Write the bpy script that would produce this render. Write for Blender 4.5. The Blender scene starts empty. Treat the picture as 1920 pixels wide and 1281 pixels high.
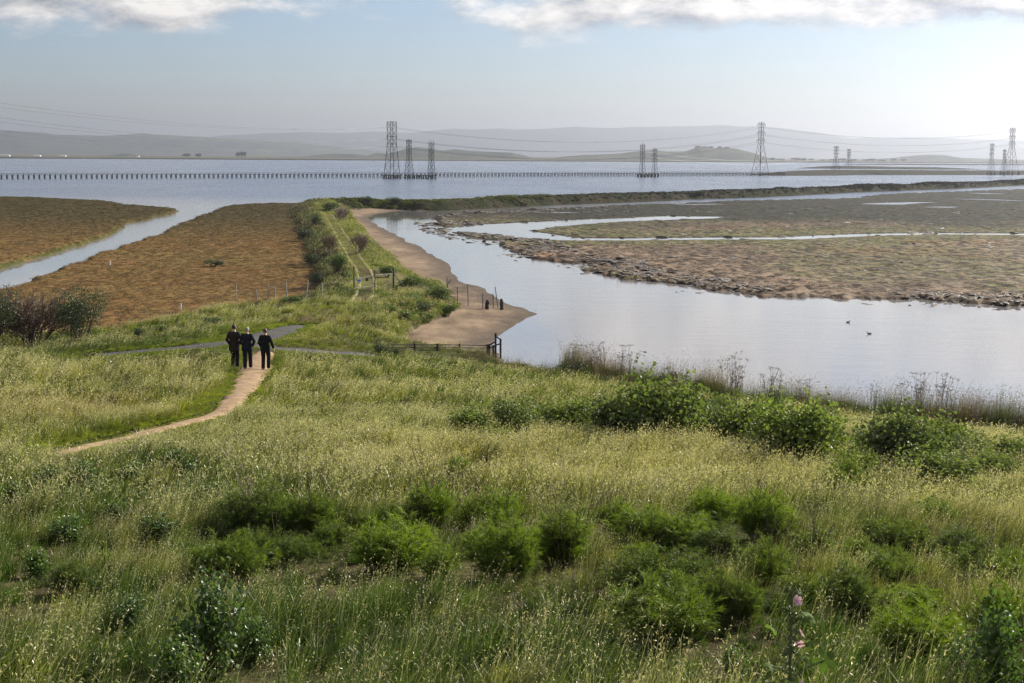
import bpy, bmesh, math, random
import numpy as np
from mathutils import Vector, Matrix

random.seed(7)
RNG = np.random.default_rng(11)
SC = bpy.context.scene
COL = SC.collection

# ------------------------------------------------------------------ camera
CAM_H = 12.0
FPX = 2667.0                         # focal length in pixels of a 1920 px wide frame (50 mm lens)
PITCH = math.atan(349.5 / FPX)
ROLL = math.atan(0.0061)
R0 = np.array([1.0, 0, 0]); U0 = np.array([0, math.sin(PITCH), math.cos(PITCH)])
FW = np.array([0, math.cos(PITCH), -math.sin(PITCH)])
RT = R0 * math.cos(ROLL) + U0 * math.sin(ROLL)
UP = U0 * math.cos(ROLL) - R0 * math.sin(ROLL)
cam_data = bpy.data.cameras.new('camera')
cam = bpy.data.objects.new('camera', cam_data); COL.objects.link(cam)
cam_data.lens = 50.0; cam_data.sensor_width = 36.0
cam_data.clip_start = 0.2; cam_data.clip_end = 60000
cam.matrix_world = Matrix(((RT[0], UP[0], -FW[0], 0), (RT[1], UP[1], -FW[1], 0), (RT[2], UP[2], -FW[2], CAM_H), (0, 0, 0, 1)))
cam_data.dof.use_dof = True; cam_data.dof.focus_distance = 32.0; cam_data.dof.aperture_fstop = 16.0
SC.camera = cam

# ------------------------------------------------------------------ sun, sky, exposure
SUN_AZ = math.radians(48)            # to the right of the view direction (+Y), clockwise
SUN_EL = math.radians(27)
sun_dir = Vector((math.sin(SUN_AZ) * math.cos(SUN_EL), math.cos(SUN_AZ) * math.cos(SUN_EL), math.sin(SUN_EL)))
sl = bpy.data.lights.new('sun', 'SUN'); sl.energy = 5.0; sl.angle = math.radians(0.6); sl.color = (1.0, 0.93, 0.80)
so = bpy.data.objects.new('sun', sl); COL.objects.link(so)
so.rotation_euler = sun_dir.to_track_quat('Z', 'Y').to_euler(); so.location = (60, 40, 80)
SC.view_settings.view_transform = 'Standard'; SC.view_settings.look = 'None'
SC.view_settings.exposure = 1.15; SC.view_settings.gamma = 1.0; SC.view_settings.use_curve_mapping = False
SKY_STRENGTH = 0.050
HAZE = 1.1e-4

W = bpy.data.worlds.new('World'); SC.world = W; W.use_nodes = True
nt = W.node_tree; nt.nodes.clear()
def wn(t, **k):
    n = nt.nodes.new(t)
    for a, b in k.items(): setattr(n, a, b)
    return n
def wl(a, b): nt.links.new(a, b)
out = wn('ShaderNodeOutputWorld'); bg = wn('ShaderNodeBackground'); bg.inputs['Strength'].default_value = SKY_STRENGTH
sky = wn('ShaderNodeTexSky', sky_type='NISHITA', sun_disc=False)
sky.sun_elevation = SUN_EL; sky.sun_rotation = SUN_AZ; sky.air_density = 1.0; sky.dust_density = 0.5; sky.ozone_density = 4.0; sky.altitude = 10
# broken cloud deck: a flat layer seen in perspective, going on over the whole dome
tc = wn('ShaderNodeTexCoord'); sep = wn('ShaderNodeSeparateXYZ'); wl(tc.outputs['Generated'], sep.inputs[0])
def wmath(op, a, b=None, c=None, clamp=False):
    n = wn('ShaderNodeMath', operation=op, use_clamp=clamp)
    for i, v in enumerate((a, b, c)):
        if v is None: continue
        if isinstance(v, (int, float)): n.inputs[i].default_value = v
        else: wl(v, n.inputs[i])
    return n.outputs[0]
zz = wmath('MAXIMUM', sep.outputs['Z'], 0.0)
stretch = wn('ShaderNodeVectorMath', operation='MULTIPLY'); stretch.inputs[1].default_value = (1.0, 1.0, 2.4); wl(tc.outputs['Generated'], stretch.inputs[0])
def wnoise(scale, detail, rough, vec, off=(0, 0, 0), dist=0.0):
    mp = wn('ShaderNodeMapping'); mp.inputs['Location'].default_value = off; wl(vec, mp.inputs['Vector'])
    n = wn('ShaderNodeTexNoise'); n.inputs['Scale'].default_value = scale; n.inputs['Detail'].default_value = detail
    n.inputs['Roughness'].default_value = rough; n.inputs['Distortion'].default_value = dist; wl(mp.outputs[0], n.inputs['Vector'])
    return n.outputs['Fac']
CL_OFF = (3.3, 6.9, 3.2)
n1 = wnoise(6.6, 9, 0.60, stretch.outputs[0], CL_OFF)
low = wn('ShaderNodeMapRange', interpolation_type='SMOOTHSTEP'); wl(zz, low.inputs['Value'])
low.inputs['From Min'].default_value = 0.060; low.inputs['From Max'].default_value = 0.098
cov = wmath('MULTIPLY_ADD', low.outputs[0], 0.235, -0.06)           # cloud bases sit above the haze line
nn = wmath('ADD', n1, cov)
cm = wn('ShaderNodeMapRange', interpolation_type='SMOOTHSTEP'); wl(nn, cm.inputs['Value'])
cm.inputs['From Min'].default_value = 0.57; cm.inputs['From Max'].default_value = 0.74
n2 = wnoise(6.6, 6, 0.60, stretch.outputs[0], (CL_OFF[0] + 0.012, CL_OFF[1] + 0.0, CL_OFF[2] + 0.022))
sh = wmath('SUBTRACT', n1, n2)
shr = wn('ShaderNodeMapRange'); wl(sh, shr.inputs['Value']); shr.inputs['From Min'].default_value = -0.09; shr.inputs['From Max'].default_value = 0.07
ccol = wn('ShaderNodeMix', data_type='RGBA'); wl(shr.outputs[0], ccol.inputs['Factor'])
ccol.inputs['A'].default_value = (2.6, 2.6, 2.9, 1); ccol.inputs['B'].default_value = (11.5, 10.8, 10.0, 1)
mixc = wn('ShaderNodeMix', data_type='RGBA')
cf = wmath('MULTIPLY', cm.outputs[0], 0.9)
tint = wn('ShaderNodeMix', data_type='RGBA', blend_type='MULTIPLY'); tint.inputs['Factor'].default_value = 1.0; tint.inputs['B'].default_value = (0.97, 0.965, 1.035, 1); wl(sky.outputs[0], tint.inputs['A'])
wl(cf, mixc.inputs['Factor']); wl(tint.outputs['Result'], mixc.inputs['A']); wl(ccol.outputs['Result'], mixc.inputs['B'])
wl(mixc.outputs['Result'], bg.inputs['Color']); wl(bg.outputs[0], out.inputs['Surface'])

# ------------------------------------------------------------------ render settings
SC.render.engine = 'CYCLES'
SC.cycles.max_bounces = 4; SC.cycles.diffuse_bounces = 2; SC.cycles.glossy_bounces = 2
SC.cycles.transmission_bounces = 4; SC.cycles.transparent_max_bounces = 8; SC.cycles.volume_bounces = 0
SC.cycles.use_denoising = True; SC.cycles.denoising_prefilter = 'NONE'; SC.cycles.sample_clamp_direct = 6.0; SC.cycles.sample_clamp_indirect = 3.0
SC.cycles.use_light_tree = False

# ------------------------------------------------------------------ helpers
def ray(px, py):
    u = (np.asarray(px, float) - 960) / FPX; v = (640.5 - np.asarray(py, float)) / FPX
    d = FW + np.multiply.outer(u, RT) + np.multiply.outer(v, UP)
    return d
def at_plane(px, py, z=0.0):
    d = ray(px, py); t = (z - CAM_H) / d[..., 2]
    return d[..., 0] * t, d[..., 1] * t
def at_dist(px, py, Y):
    d = ray(px, py); t = Y / d[1]
    return np.array([d[0] * t, Y, CAM_H + d[2] * t])
def poly(pts, z=0.0):
    a = np.array(pts, float); x, y = at_plane(a[:, 0], a[:, 1], z)
    return np.stack([x, y], 1)

def hash2(ix, iy, s):
    h = (ix.astype(np.int64) * 374761393 + iy.astype(np.int64) * 668265263 + s * 974711) & 0x7fffffff
    h = ((h ^ (h >> 13)) * 1274126177) & 0x7fffffff
    return ((h ^ (h >> 16)) & 0xffff) / 65535.0
def vnoise(x, y, s=0):
    x = np.asarray(x, float); y = np.asarray(y, float)
    ix = np.floor(x); iy = np.floor(y); fx = x - ix; fy = y - iy
    fx = fx * fx * (3 - 2 * fx); fy = fy * fy * (3 - 2 * fy)
    ix = ix.astype(np.int64); iy = iy.astype(np.int64)
    a = hash2(ix, iy, s); b = hash2(ix + 1, iy, s); c = hash2(ix, iy + 1, s); d = hash2(ix + 1, iy + 1, s)
    return (a * (1 - fx) + b * fx) * (1 - fy) + (c * (1 - fx) + d * fx) * fy
def fbm(x, y, s=0, o=4):
    r = 0.0; a = 0.5; t = 0.0
    for i in range(o):
        r = r + a * vnoise(x * 2 ** i + 17.3 * i, y * 2 ** i - 9.1 * i, s + i * 7); t += a; a *= 0.5
    return r / t
def sstep(a, b, x):
    t = np.clip((x - a) / (b - a), 0, 1); return t * t * (3 - 2 * t)
def sdf_poly(x, y, P):
    d2 = np.full(x.shape, 1e18); ins = np.zeros(x.shape, bool); n = len(P)
    for i in range(n):
        ax, ay = P[i]; bx, by = P[(i + 1) % n]
        ex, ey = bx - ax, by - ay
        wx = x - ax; wy = y - ay
        t = np.clip((wx * ex + wy * ey) / (ex * ex + ey * ey + 1e-12), 0, 1)
        dx = wx - ex * t; dy = wy - ey * t
        np.minimum(d2, dx * dx + dy * dy, out=d2)
        if ay != by:
            c = ((ay <= y) != (by <= y)) & (x < ax + (y - ay) * (bx - ax) / (by - ay))
            ins ^= c
    d = np.sqrt(d2)
    return np.where(ins, d, -d)
def dist_line(x, y, P, wid=None):
    """distance to a polyline; with wid: distance minus the local half width"""
    best = np.full(x.shape, 1e9)
    for i in range(len(P) - 1):
        ax, ay = P[i]; bx, by = P[i + 1]; ex, ey = bx - ax, by - ay
        wx = x - ax; wy = y - ay
        t = np.clip((wx * ex + wy * ey) / (ex * ex + ey * ey + 1e-12), 0, 1)
        d = np.hypot(wx - ex * t, wy - ey * t)
        if wid is not None: d = d - (wid[i] * (1 - t) + wid[i + 1] * t)
        np.minimum(best, d, out=best)
    return best

def mesh_np(name, V, F, smooth=True, attrs=None):
    """V (n,3), F (m,3) or (m,4) int array or list of such arrays"""
    me = bpy.data.meshes.new(name)
    Fs = F if isinstance(F, list) else [F]
    Fs = [np.asarray(f, np.int32) for f in Fs if len(f)]
    V = np.asarray(V, np.float32)
    me.vertices.add(len(V)); me.vertices.foreach_set('co', V.ravel())
    loops = np.concatenate([f.ravel() for f in Fs]); tot = np.concatenate([np.full(len(f), f.shape[1], np.int32) for f in Fs])
    st = np.concatenate([[0], np.cumsum(tot)[:-1]]).astype(np.int32)
    me.loops.add(len(loops)); me.loops.foreach_set('vertex_index', loops)
    me.polygons.add(len(tot)); me.polygons.foreach_set('loop_start', st); me.polygons.foreach_set('loop_total', tot)
    me.polygons.foreach_set('use_smooth', np.full(len(tot), smooth, bool))
    for k, v in (attrs or {}).items():
        v = np.asarray(v, np.float32)
        if v.ndim == 1:
            at = me.attributes.new(k, 'FLOAT', 'POINT'); at.data.foreach_set('value', v)
        else:
            if v.shape[1] == 3: v = np.concatenate([v, np.ones((len(v), 1), np.float32)], 1)
            at = me.attributes.new(k, 'FLOAT_COLOR', 'POINT'); at.data.foreach_set('color', v.ravel())
    me.update(calc_edges=True)
    return me
def link(name, me, mat=None, parent=None):
    o = bpy.data.objects.new(name, me); COL.objects.link(o)
    if mat is not None and me is not None and not me.materials: me.materials.append(mat)
    if parent is not None: o.parent = parent
    return o
def tag(o, label=None, cat=None, group=None, kind=None):
    if label: o['label'] = label
    if cat: o['category'] = cat
    if group: o['group'] = group
    if kind: o['kind'] = kind
    return o
def empty(name, loc=(0, 0, 0), rz=0.0, s=1.0):
    o = bpy.data.objects.new(name, None); COL.objects.link(o)
    o.location = loc; o.rotation_euler = (0, 0, rz); o.scale = (s, s, s); o.empty_display_size = 0.2
    return o

# ------------------------------------------------------------------ materials
class NT:
    def __init__(s, name):
        s.m = bpy.data.materials.new(name); s.m.use_nodes = True; s.t = s.m.node_tree; s.t.nodes.clear()
        s.out = s.t.nodes.new('ShaderNodeOutputMaterial')
    def n(s, t, **k):
        x = s.t.nodes.new(t)
        for a, b in k.items(): setattr(x, a, b)
        return x
    def l(s, a, b): s.t.links.new(a, b)
    def put(s, v, inp):
        if hasattr(v, 'links') or hasattr(v, 'is_linked'): s.l(v, inp)
        elif isinstance(v, (tuple, list)) and len(v) == 3 and inp.type == 'RGBA': inp.default_value = (*v, 1)
        else: inp.default_value = v
    def noise(s, scale, detail=4, rough=0.55, vec=None, fac=True, dist=0.0):
        x = s.n('ShaderNodeTexNoise'); x.inputs['Scale'].default_value = scale; x.inputs['Detail'].default_value = detail
        x.inputs['Roughness'].default_value = rough; x.inputs['Distortion'].default_value = dist
        if vec is not None: s.l(vec, x.inputs['Vector'])
        return x.outputs['Fac'] if fac else x.outputs['Color']
    def pos(s, scale=None):
        g = s.n('ShaderNodeNewGeometry').outputs['Position']
        if scale is None: return g
        mp = s.n('ShaderNodeMapping'); mp.inputs['Scale'].default_value = scale; s.l(g, mp.inputs['Vector']); return mp.outputs[0]
    def math(s, op, a, b=0.0, clamp=False):
        x = s.n('ShaderNodeMath', operation=op, use_clamp=clamp); s.put(a, x.inputs[0]); s.put(b, x.inputs[1]); return x.outputs[0]
    def rng(s, v, a, b, c=0.0, d=1.0, smooth=True):
        x = s.n('ShaderNodeMapRange'); x.interpolation_type = 'SMOOTHSTEP' if smooth else 'LINEAR'
        s.put(v, x.inputs['Value']); x.inputs['From Min'].default_value = a; x.inputs['From Max'].default_value = b
        x.inputs['To Min'].default_value = c; x.inputs['To Max'].default_value = d; return x.outputs[0]
    def mix(s, f, a, b, blend='MIX'):
        x = s.n('ShaderNodeMix', data_type='RGBA', blend_type=blend); s.put(f, x.inputs['Factor']); s.put(a, x.inputs['A']); s.put(b, x.inputs['B'])
        return x.outputs['Result']
    def attr(s, name, inst=False, out='Color'):
        x = s.n('ShaderNodeAttribute', attribute_name=name, attribute_type='INSTANCER' if inst else 'GEOMETRY'); return x.outputs[out]
    def bsdf(s, col, rough=0.8, spec=0.3, normal=None, metal=0.0):
        p = s.n('ShaderNodeBsdfPrincipled'); s.put(col, p.inputs['Base Color']); s.put(rough, p.inputs['Roughness'])
        s.put(spec, p.inputs['Specular IOR Level']); p.inputs['Metallic'].default_value = metal
        if normal is not None: s.l(normal, p.inputs['Normal'])
        return p
    def bump(s, h, strength=0.5, dist=0.05):
        b = s.n('ShaderNodeBump'); b.inputs['Strength'].default_value = strength; b.inputs['Distance'].default_value = dist; s.l(h, b.inputs['Height']); return b.outputs[0]
    def done(s, sh):
        s.l(sh, s.out.inputs['Surface']); return s.m
def simple_mat(name, col, rough=0.7, var=0.25, scale=8.0, spec=0.3, metal=0.0, bump=0.2):
    t = NT(name); nz = t.noise(scale, 5, 0.6, t.n('ShaderNodeTexCoord').outputs['Object'])
    dark = tuple(c * (1 - var) for c in col); lite = tuple(min(1, c * (1 + var)) for c in col)
    c = t.mix(t.rng(nz, 0.3, 0.7), dark, lite)
    return t.done(t.bsdf(c, rough, spec, t.bump(nz, bump, 0.01), metal).outputs[0])
# ------------------------------------------------------------------ the lie of the land
# outlines of the shores, read off where they meet the water or the flats
MARSH_FAR = poly([(-900, 362), (0, 372), (60, 373), (130, 376), (200, 380), (245, 388), (290, 391), (340, 396), (310, 404), (270, 414), (240, 420), (225, 432),
                  (200, 445), (165, 458), (130, 468), (90, 478), (50, 490), (0, 505), (-150, 545), (-500, 640)])
MARSH = poly([(-500, 760), (-200, 610), (0, 547), (30, 540), (60, 528), (100, 512), (150, 496), (185, 480), (240, 462), (290, 445), (305, 437), (330, 425), (345, 420),
              (370, 408), (400, 398), (430, 388), (480, 385.5), (510, 384), (545, 385), (575, 383), (600, 380), (640, 400), (660, 470), (690, 560), (500, 700), (0, 800)])
BEACH = poly([(600, 386), (650, 388), (760, 389), (803, 388), (740, 397), (707, 402), (690, 408), (693, 415), (712, 425), (740, 440), (780, 460), (813, 480), (843, 498),
              (850, 512), (855, 525), (873, 532), (893, 537), (917, 550), (940, 563), (960, 573), (987, 583), (1003, 588), (997, 593), (973, 608), (953, 622),
              (934, 632), (926, 655), (940, 680), (800, 720), (640, 640), (640, 500), (620, 430)])
FLAT = poly([(805, 410), (823, 417), (830, 430), (857, 438), (893, 447), (937, 452), (933, 457), (957, 467), (980, 478), (1013, 487), (1047, 492), (1093, 495),
             (1100, 503), (1077, 507), (1123, 513), (1167, 525), (1207, 527), (1240, 530), (1280, 534), (1300, 540), (1380, 550), (1433, 558), (1513, 560),
             (1573, 562), (1680, 565), (1723, 563), (1800, 570), (1847, 569), (1887, 575), (1920, 573), (2400, 600), (2500, 335), (1920, 355), (1780, 360), (1680, 363), (1593, 370),
             (1570, 373), (1453, 375), (1353, 378), (1280, 382), (1207, 384), (1140, 387), (1090, 390), (1023, 393), (987, 395), (940, 398), (873, 399), (837, 402)])
HILL = poly([(-900, 690), (-300, 672), (0, 660), (100, 655), (190, 646), (260, 629), (330, 613), (430, 599), (520, 586), (600, 573), (640, 545), (700, 510), (790, 519), (830, 537), (850, 560),
             (864, 578), (840, 588), (800, 600), (763, 590), (775, 606), (737, 617), (733, 640), (745, 655), (800, 662), (900, 668), (945, 682), (1000, 697), (1060, 711),
             (1250, 742), (1400, 763), (1650, 785), (1920, 810), (2600, 880), (4200, 1100)], 0.4)
HILL = np.concatenate([HILL, [[40, -40], [-90, -40]]])
SHORE_VEG = poly([(600, 384), (650, 398), (655, 406), (673, 430), (693, 447), (723, 477), (750, 500), (790, 517), (827, 530), (840, 560), (700, 600), (600, 566), (598, 520),
                  (583, 480), (560, 430), (545, 397), (560, 386)], 0.6)
LEVEE = poly([(640, 590), (680, 565), (690, 543), (686, 520), (668, 485), (648, 450), (630, 425), (613, 402), (604, 388), (604, 381)], 1.9)
LEVEE_W = np.array([3.0, 3.0, 2.4, 1.7, 1.3, 1.2, 1.4, 1.8, 2.2, 2.5])
BANK = poly([(604, 379), (640, 377), (700, 375), (800, 377), (900, 373), (1000, 369), (1100, 366), (1200, 363), (1280, 360), (1400, 357), (1500, 353), (1600, 349),
             (1750, 345), (1850, 341), (1920, 338), (2300, 325)], 1.9)
# creeks in the mudflat: centre line and half widths (m)
CREEKS = [(poly([(905, 432), (925, 429), (960, 424), (1023, 420), (1120, 414), (1210, 411), (1280, 408), (1330, 407)]), [6, 7.5, 7, 6, 5, 5, 6.5, 3.0]),
          (poly([(908, 433), (935, 435), (973, 439), (1023, 446), (1073, 449), (1180, 449), (1280, 448), (1480, 447), (1560, 443), (1650, 440), (1750, 438.5), (1920, 439.5), (2200, 441)]),
           [6.5, 5.5, 4.5, 3.8, 3.0, 2.6, 2.6, 2.8, 2.4, 2.5, 2.3, 2.3, 2.2]),
          (poly([(960, 397.5), (1010, 398), (1050, 398.5), (1084, 399)]), [3.5, 3, 3, 1.5]),
          (poly([(1655, 383), (1690, 381), (1740, 379.5)]), [5, 4, 2]), (poly([(1757, 389), (1782, 388)]), [3, 2]),
          (poly([(1842, 363), (1868, 364)]), [4, 4]), (poly([(1790, 373), (1850, 374.5), (1915, 377)]), [2, 4, 2]),
          (poly([(1575, 371), (1600, 370.5)]), [4, 3]), (poly([(1290, 384), (1345, 383)]), [3, 2])]
# hill surface through known spots: image place and distance
CP = [(-400, 1281, 8), (0, 1281, 8.2), (960, 1281, 8), (1920, 1281, 8), (2400, 1281, 8.2), (0, 1100, 11.6), (960, 1100, 11.8), (1920, 1100, 11.8), (-300, 1000, 15), (0, 1000, 15.2), (960, 1000, 15), (1920, 1000, 15.3), (2400, 1000, 15.5),
      (0, 905, 20.5), (480, 905, 20.5), (960, 905, 20.5), (1440, 905, 21.5), (1920, 915, 23), (-200, 830, 29), (0, 830, 29), (480, 835, 28), (960, 830, 29), (1440, 845, 30), (1920, 870, 32), (2400, 880, 34),
      (-200, 745, 41), (0, 748, 41), (430, 755, 42), (760, 755, 42), (1100, 765, 44), (1440, 792, 43), (1920, 835, 44), (2400, 860, 45),
      (-300, 668, 62), (0, 672, 62), (200, 672, 61.5), (470, 694, 57), (620, 690, 60), (850, 700, 63), (1060, 716, 63), (1400, 770, 58), (1700, 803, 56), (1920, 822, 55), (2400, 850, 55),
      (330, 653, 65), (430, 643, 67), (560, 611, 79), (640, 663, 69), (600, 640, 74), (700, 650, 77), (700, 600, 90), (500, 600, 88), (620, 575, 98), (760, 580, 98), (820, 570, 103), (700, 550, 103),
      (0, 655, 70), (150, 648, 72), (-300, 655, 70), (480, 610, 83)]
cpx = []; 
for (px, py, Y) in CP:
    p = at_dist(px, py, Y); cpx.append((p[0], p[1], p[2] - 0.10))
cpx += [(-20, -8, 12.4), (0, -8, 12.2), (20, -8, 12.2), (0, 0, 10.45), (-12, 0, 10.5), (12, 0, 10.5)]
cpx = np.array(cpx)
def _tpsk(r2): return 0.5 * r2 * np.log(r2 + 1e-9)
_n = len(cpx); _d2 = ((cpx[:, None, :2] - cpx[None, :, :2]) ** 2).sum(2)
_A = np.zeros((_n + 3, _n + 3)); _A[:_n, :_n] = _tpsk(_d2) + np.eye(_n) * 3.0
_A[:_n, _n] = 1; _A[:_n, _n + 1:] = cpx[:, :2]; _A[_n, :_n] = 1; _A[_n + 1:, :_n] = cpx[:, :2].T
_sol = np.linalg.solve(_A, np.concatenate([cpx[:, 2], [0, 0, 0]]))
def tps(x, y):
    r = _sol[_n] + _sol[_n + 1] * x + _sol[_n + 2] * y
    for i in range(_n):
        r = r + _sol[i] * _tpsk((x - cpx[i, 0]) ** 2 + (y - cpx[i, 1]) ** 2)
    return r
BED, HILLR, MARSHR, BEACHR, FLATR, LEVEER, PLAINR = range(7)

def far_shore_y(x):            # beyond this line lies the far shore
    return 2990 + 0.30 * x
def terrain(x, y):
    """height, region code and helper fields at world x, y (arrays)"""
    x = np.asarray(x, float); y = np.asarray(y, float)
    shp = x.shape; x = x.ravel(); y = y.ravel()
    z = np.full(x.shape, -0.9); reg = np.zeros(x.shape, int); fld = {}
    near = y < 130; mid = (y > 45) & (y < 1100)
    def put(mask_idx, h, code):
        up = h > z[mask_idx]
        ii = mask_idx[up]; z[ii] = h[up]; reg[ii] = code
    im = np.nonzero(mid)[0]; xm, ym = x[im], y[im]
    jag = (fbm(xm * 0.35, ym * 0.18, 3, 4) - 0.5)
    small = (fbm(xm * 1.6, ym * 1.1, 5, 3) - 0.5)
    # marshes
    for P in (MARSH_FAR, MARSH):
        sd = sdf_poly(xm, ym, P) + jag * 2.6 + small * 0.8
        h = -0.9 + 1.42 * sstep(-0.9, 1.1, sd) + (fbm(xm * 0.06, ym * 0.06, 21, 3) - 0.5) * 0.12 + small * 0.22 * sstep(0.5, 2, sd)
        put(im, np.where(sd > -1.5, h, -0.9), MARSHR)
    # mud beach
    sdb = sdf_poly(xm, ym, BEACH) + jag * 1.2 + small * 0.4
    hb = np.clip(sdb * 0.055, -0.9, 0.55) + small * 0.045 * sstep(0, 1.5, sdb)
    put(im, np.where(sdb > -6, hb, -0.9), BEACHR)
    # mudflat
    sdf0 = sdf_poly(xm, ym, FLAT)
    rag = (fbm(xm * 0.30, ym * 0.11, 31, 4) - 0.5)
    lum = 1 - np.abs(2 * fbm(xm * 0.75, ym * 0.42, 41, 3) - 1)       # hummocks with sharp sides
    sdf1 = sdf0 + rag * 9.0 * sstep(-4, 6, sdf0) * (1 - 0.6 * sstep(10, 30, sdf0)) + small * 2.2
    edge = 1 - sstep(3, 26, sdf0)
    hf = -0.45 + 0.62 * sstep(-0.8, 0.9, sdf1) + edge * 0.42 * (lum - 0.62) + 0.10 * sstep(5, 40, sdf0) + 0.50 * np.clip(fbm(xm * 0.8, ym * 0.32, 51, 4) - 0.50, -0.14, 0.3) * (0.5 + 0.5 * sstep(0, 10, sdf0)) + (fbm(xm * 0.025, ym * 0.012, 57, 2) - 0.5) * 0.10
    for P, w in CREEKS:
        dc = dist_line(xm, ym, P, w) + small * 1.0
        hf = np.where(dc < 9, np.minimum(hf, -0.35 + 0.42 * sstep(-0.9, 1.0, dc) + 0.035 * np.clip(dc, 0, 9)), hf)
    put(im, np.where(sdf0 > -6, hf, -0.9), FLATR)
    fld['flat_sd'] = np.full(x.shape, -99.0); fld['flat_sd'][im] = sdf0
    fld['beach_sd'] = np.full(x.shape, -99.0); fld['beach_sd'][im] = sdb
    # banks: the levee that carries the trail, and the dark one round the slough
    dl = dist_line(xm, ym, LEVEE, LEVEE_W)
    hl = 1.75 + (fbm(xm * 0.2, ym * 0.2, 61, 3) - 0.5) * 0.5 - 1.3 * sstep(0, 4.8, dl) - 2.4 * sstep(4.2, 9, dl)
    sv = sdf_poly(xm, ym, SHORE_VEG) + jag * 2.2 + small
    own = np.maximum(sv, np.where(ym < 130, sdf_poly(xm, ym, HILL), -99.0)); hl = hl - 2.6 * (1 - sstep(-2.6, 0.8, own))
    put(im, np.where(dl < 9, hl, -0.9), LEVEER)
    db = dist_line(xm, ym, BANK) + jag * 3
    hk = 2.0 + (fbm(xm * 0.05, ym * 0.05, 63, 3) - 0.5) * 0.7 - 2.9 * sstep(2.0, 9.5, db)
    put(im, np.where(db < 16, hk, -0.9), LEVEER)
    fld['levee_d'] = np.full(x.shape, 99.0); fld['levee_d'][im] = dl
    fld['bank_d'] = np.full(x.shape, 99.0); fld['bank_d'][im] = db
    fld['veg_sd'] = np.full(x.shape, -99.0); fld['veg_sd'][im] = sv
    # the hill the camera stands on
    ih = np.nonzero(near)[0]; xh, yh = x[ih], y[ih]
    sh = sdf_poly(xh, yh, HILL) + (fbm(xh * 0.5, yh * 0.5, 71, 3) - 0.5) * 1.6
    hh_ = tps(xh, yh) + (fbm(xh * 0.35, yh * 0.35, 73, 3) - 0.5) * 0.22
    hh_ = np.minimum(hh_, 0.35 + 0.55 * np.maximum(sh, -3))
    put(ih, np.where(sh > -2.5, hh_, -0.9), HILLR)
    fld['hill_sd'] = np.full(x.shape, -99.0); fld['hill_sd'][ih] = sh
    # far plain
    ff = y > 2500
    hfar = np.where(y > far_shore_y(x), 0.8, -0.9)
    z[ff] = np.maximum(z[ff], hfar[ff]); reg[ff & (hfar > 0)] = PLAINR
    return z.reshape(shp), reg.reshape(shp), {k: v.reshape(shp) for k, v in fld.items()}
def hz(x, y):
    return float(terrain(np.array([x]), np.array([y]))[0][0])
_TT = np.concatenate([np.arange(4, 60, 0.15), np.arange(60, 160, 0.4), np.arange(160, 900, 2.0)])
_gcache = {}
def ground_at(px, py):
    """the spot on the ground that shows at an image place"""
    d = ray(px, py); d = d / d[1]
    z, r, _ = terrain(d[0] * _TT, _TT); rz = CAM_H + d[2] * _TT
    k = np.nonzero(rz <= np.maximum(z, 0))[0]
    i = k[0] if len(k) else len(_TT) - 1
    if i > 0:
        a = rz[i - 1] - max(z[i - 1], 0); b = max(z[i], 0) - rz[i]; t = _TT[i - 1] + (_TT[i] - _TT[i - 1]) * a / (a + b + 1e-9)
    else: t = _TT[0]
    return np.array([d[0] * t, t, max(hz(d[0] * t, t), 0.0)])

# ------------------------------------------------------------------ paths
def smooth_line(P, n):
    P = np.array(P, float); t = np.concatenate([[0], np.cumsum(np.hypot(*np.diff(P[:, :2], axis=0).T))])
    u = np.linspace(0, t[-1], n); Q = np.stack([np.interp(u, t, P[:, k]) for k in range(P.shape[1])], 1)
    for _ in range(3):
        Q[1:-1] = (Q[:-2] + 2 * Q[1:-1] + Q[2:]) / 4
    return Q
DIRT = smooth_line([(*ground_at(px, py)[:2], w) for px, py, w in [(40, 868, .26), (105, 849, .28), (200, 826, .32), (310, 801, .35), (380, 783, .36), (425, 762, .38), (450, 735, .44), (466, 712, .54), (478, 692, .68), (486, 675, .56), (497, 658, .45)]], 110)
ASPH = smooth_line([(*ground_at(px, py)[:2], w) for px, py, w in [(180, 664, 1.2), (330, 652, 1.3), (420, 642, 1.3), (490, 629, 1.15), (535, 616, 0.95), (560, 609, 0.6)]], 40)
ASPH2 = smooth_line([(*ground_at(px, py)[:2], w) for px, py, w in [(480, 646, 1.2), (520, 652, 1.2), (570, 656, 1.2), (640, 661, 1.2), (700, 664, 1.1)]], 30)
TRAIL = smooth_line([(*ground_at(px, py)[:2], w) for px, py, w in [(668, 568, .26), (688, 545, .28), (688, 525, .28), (676, 500, .3), (660, 475, .3), (645, 450, .32), (632, 430, .34), (620, 412, .36), (610, 398, .36)]], 70)
PATHS = [DIRT, ASPH, ASPH2, TRAIL]
def path_d(x, y, which=None):
    d = np.full(np.shape(x), 1e9)
    for k, P in enumerate(PATHS):
        if which is None or k in which: d = np.minimum(d, dist_line(x, y, P[:, :2], P[:, 2]))
    return d

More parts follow.
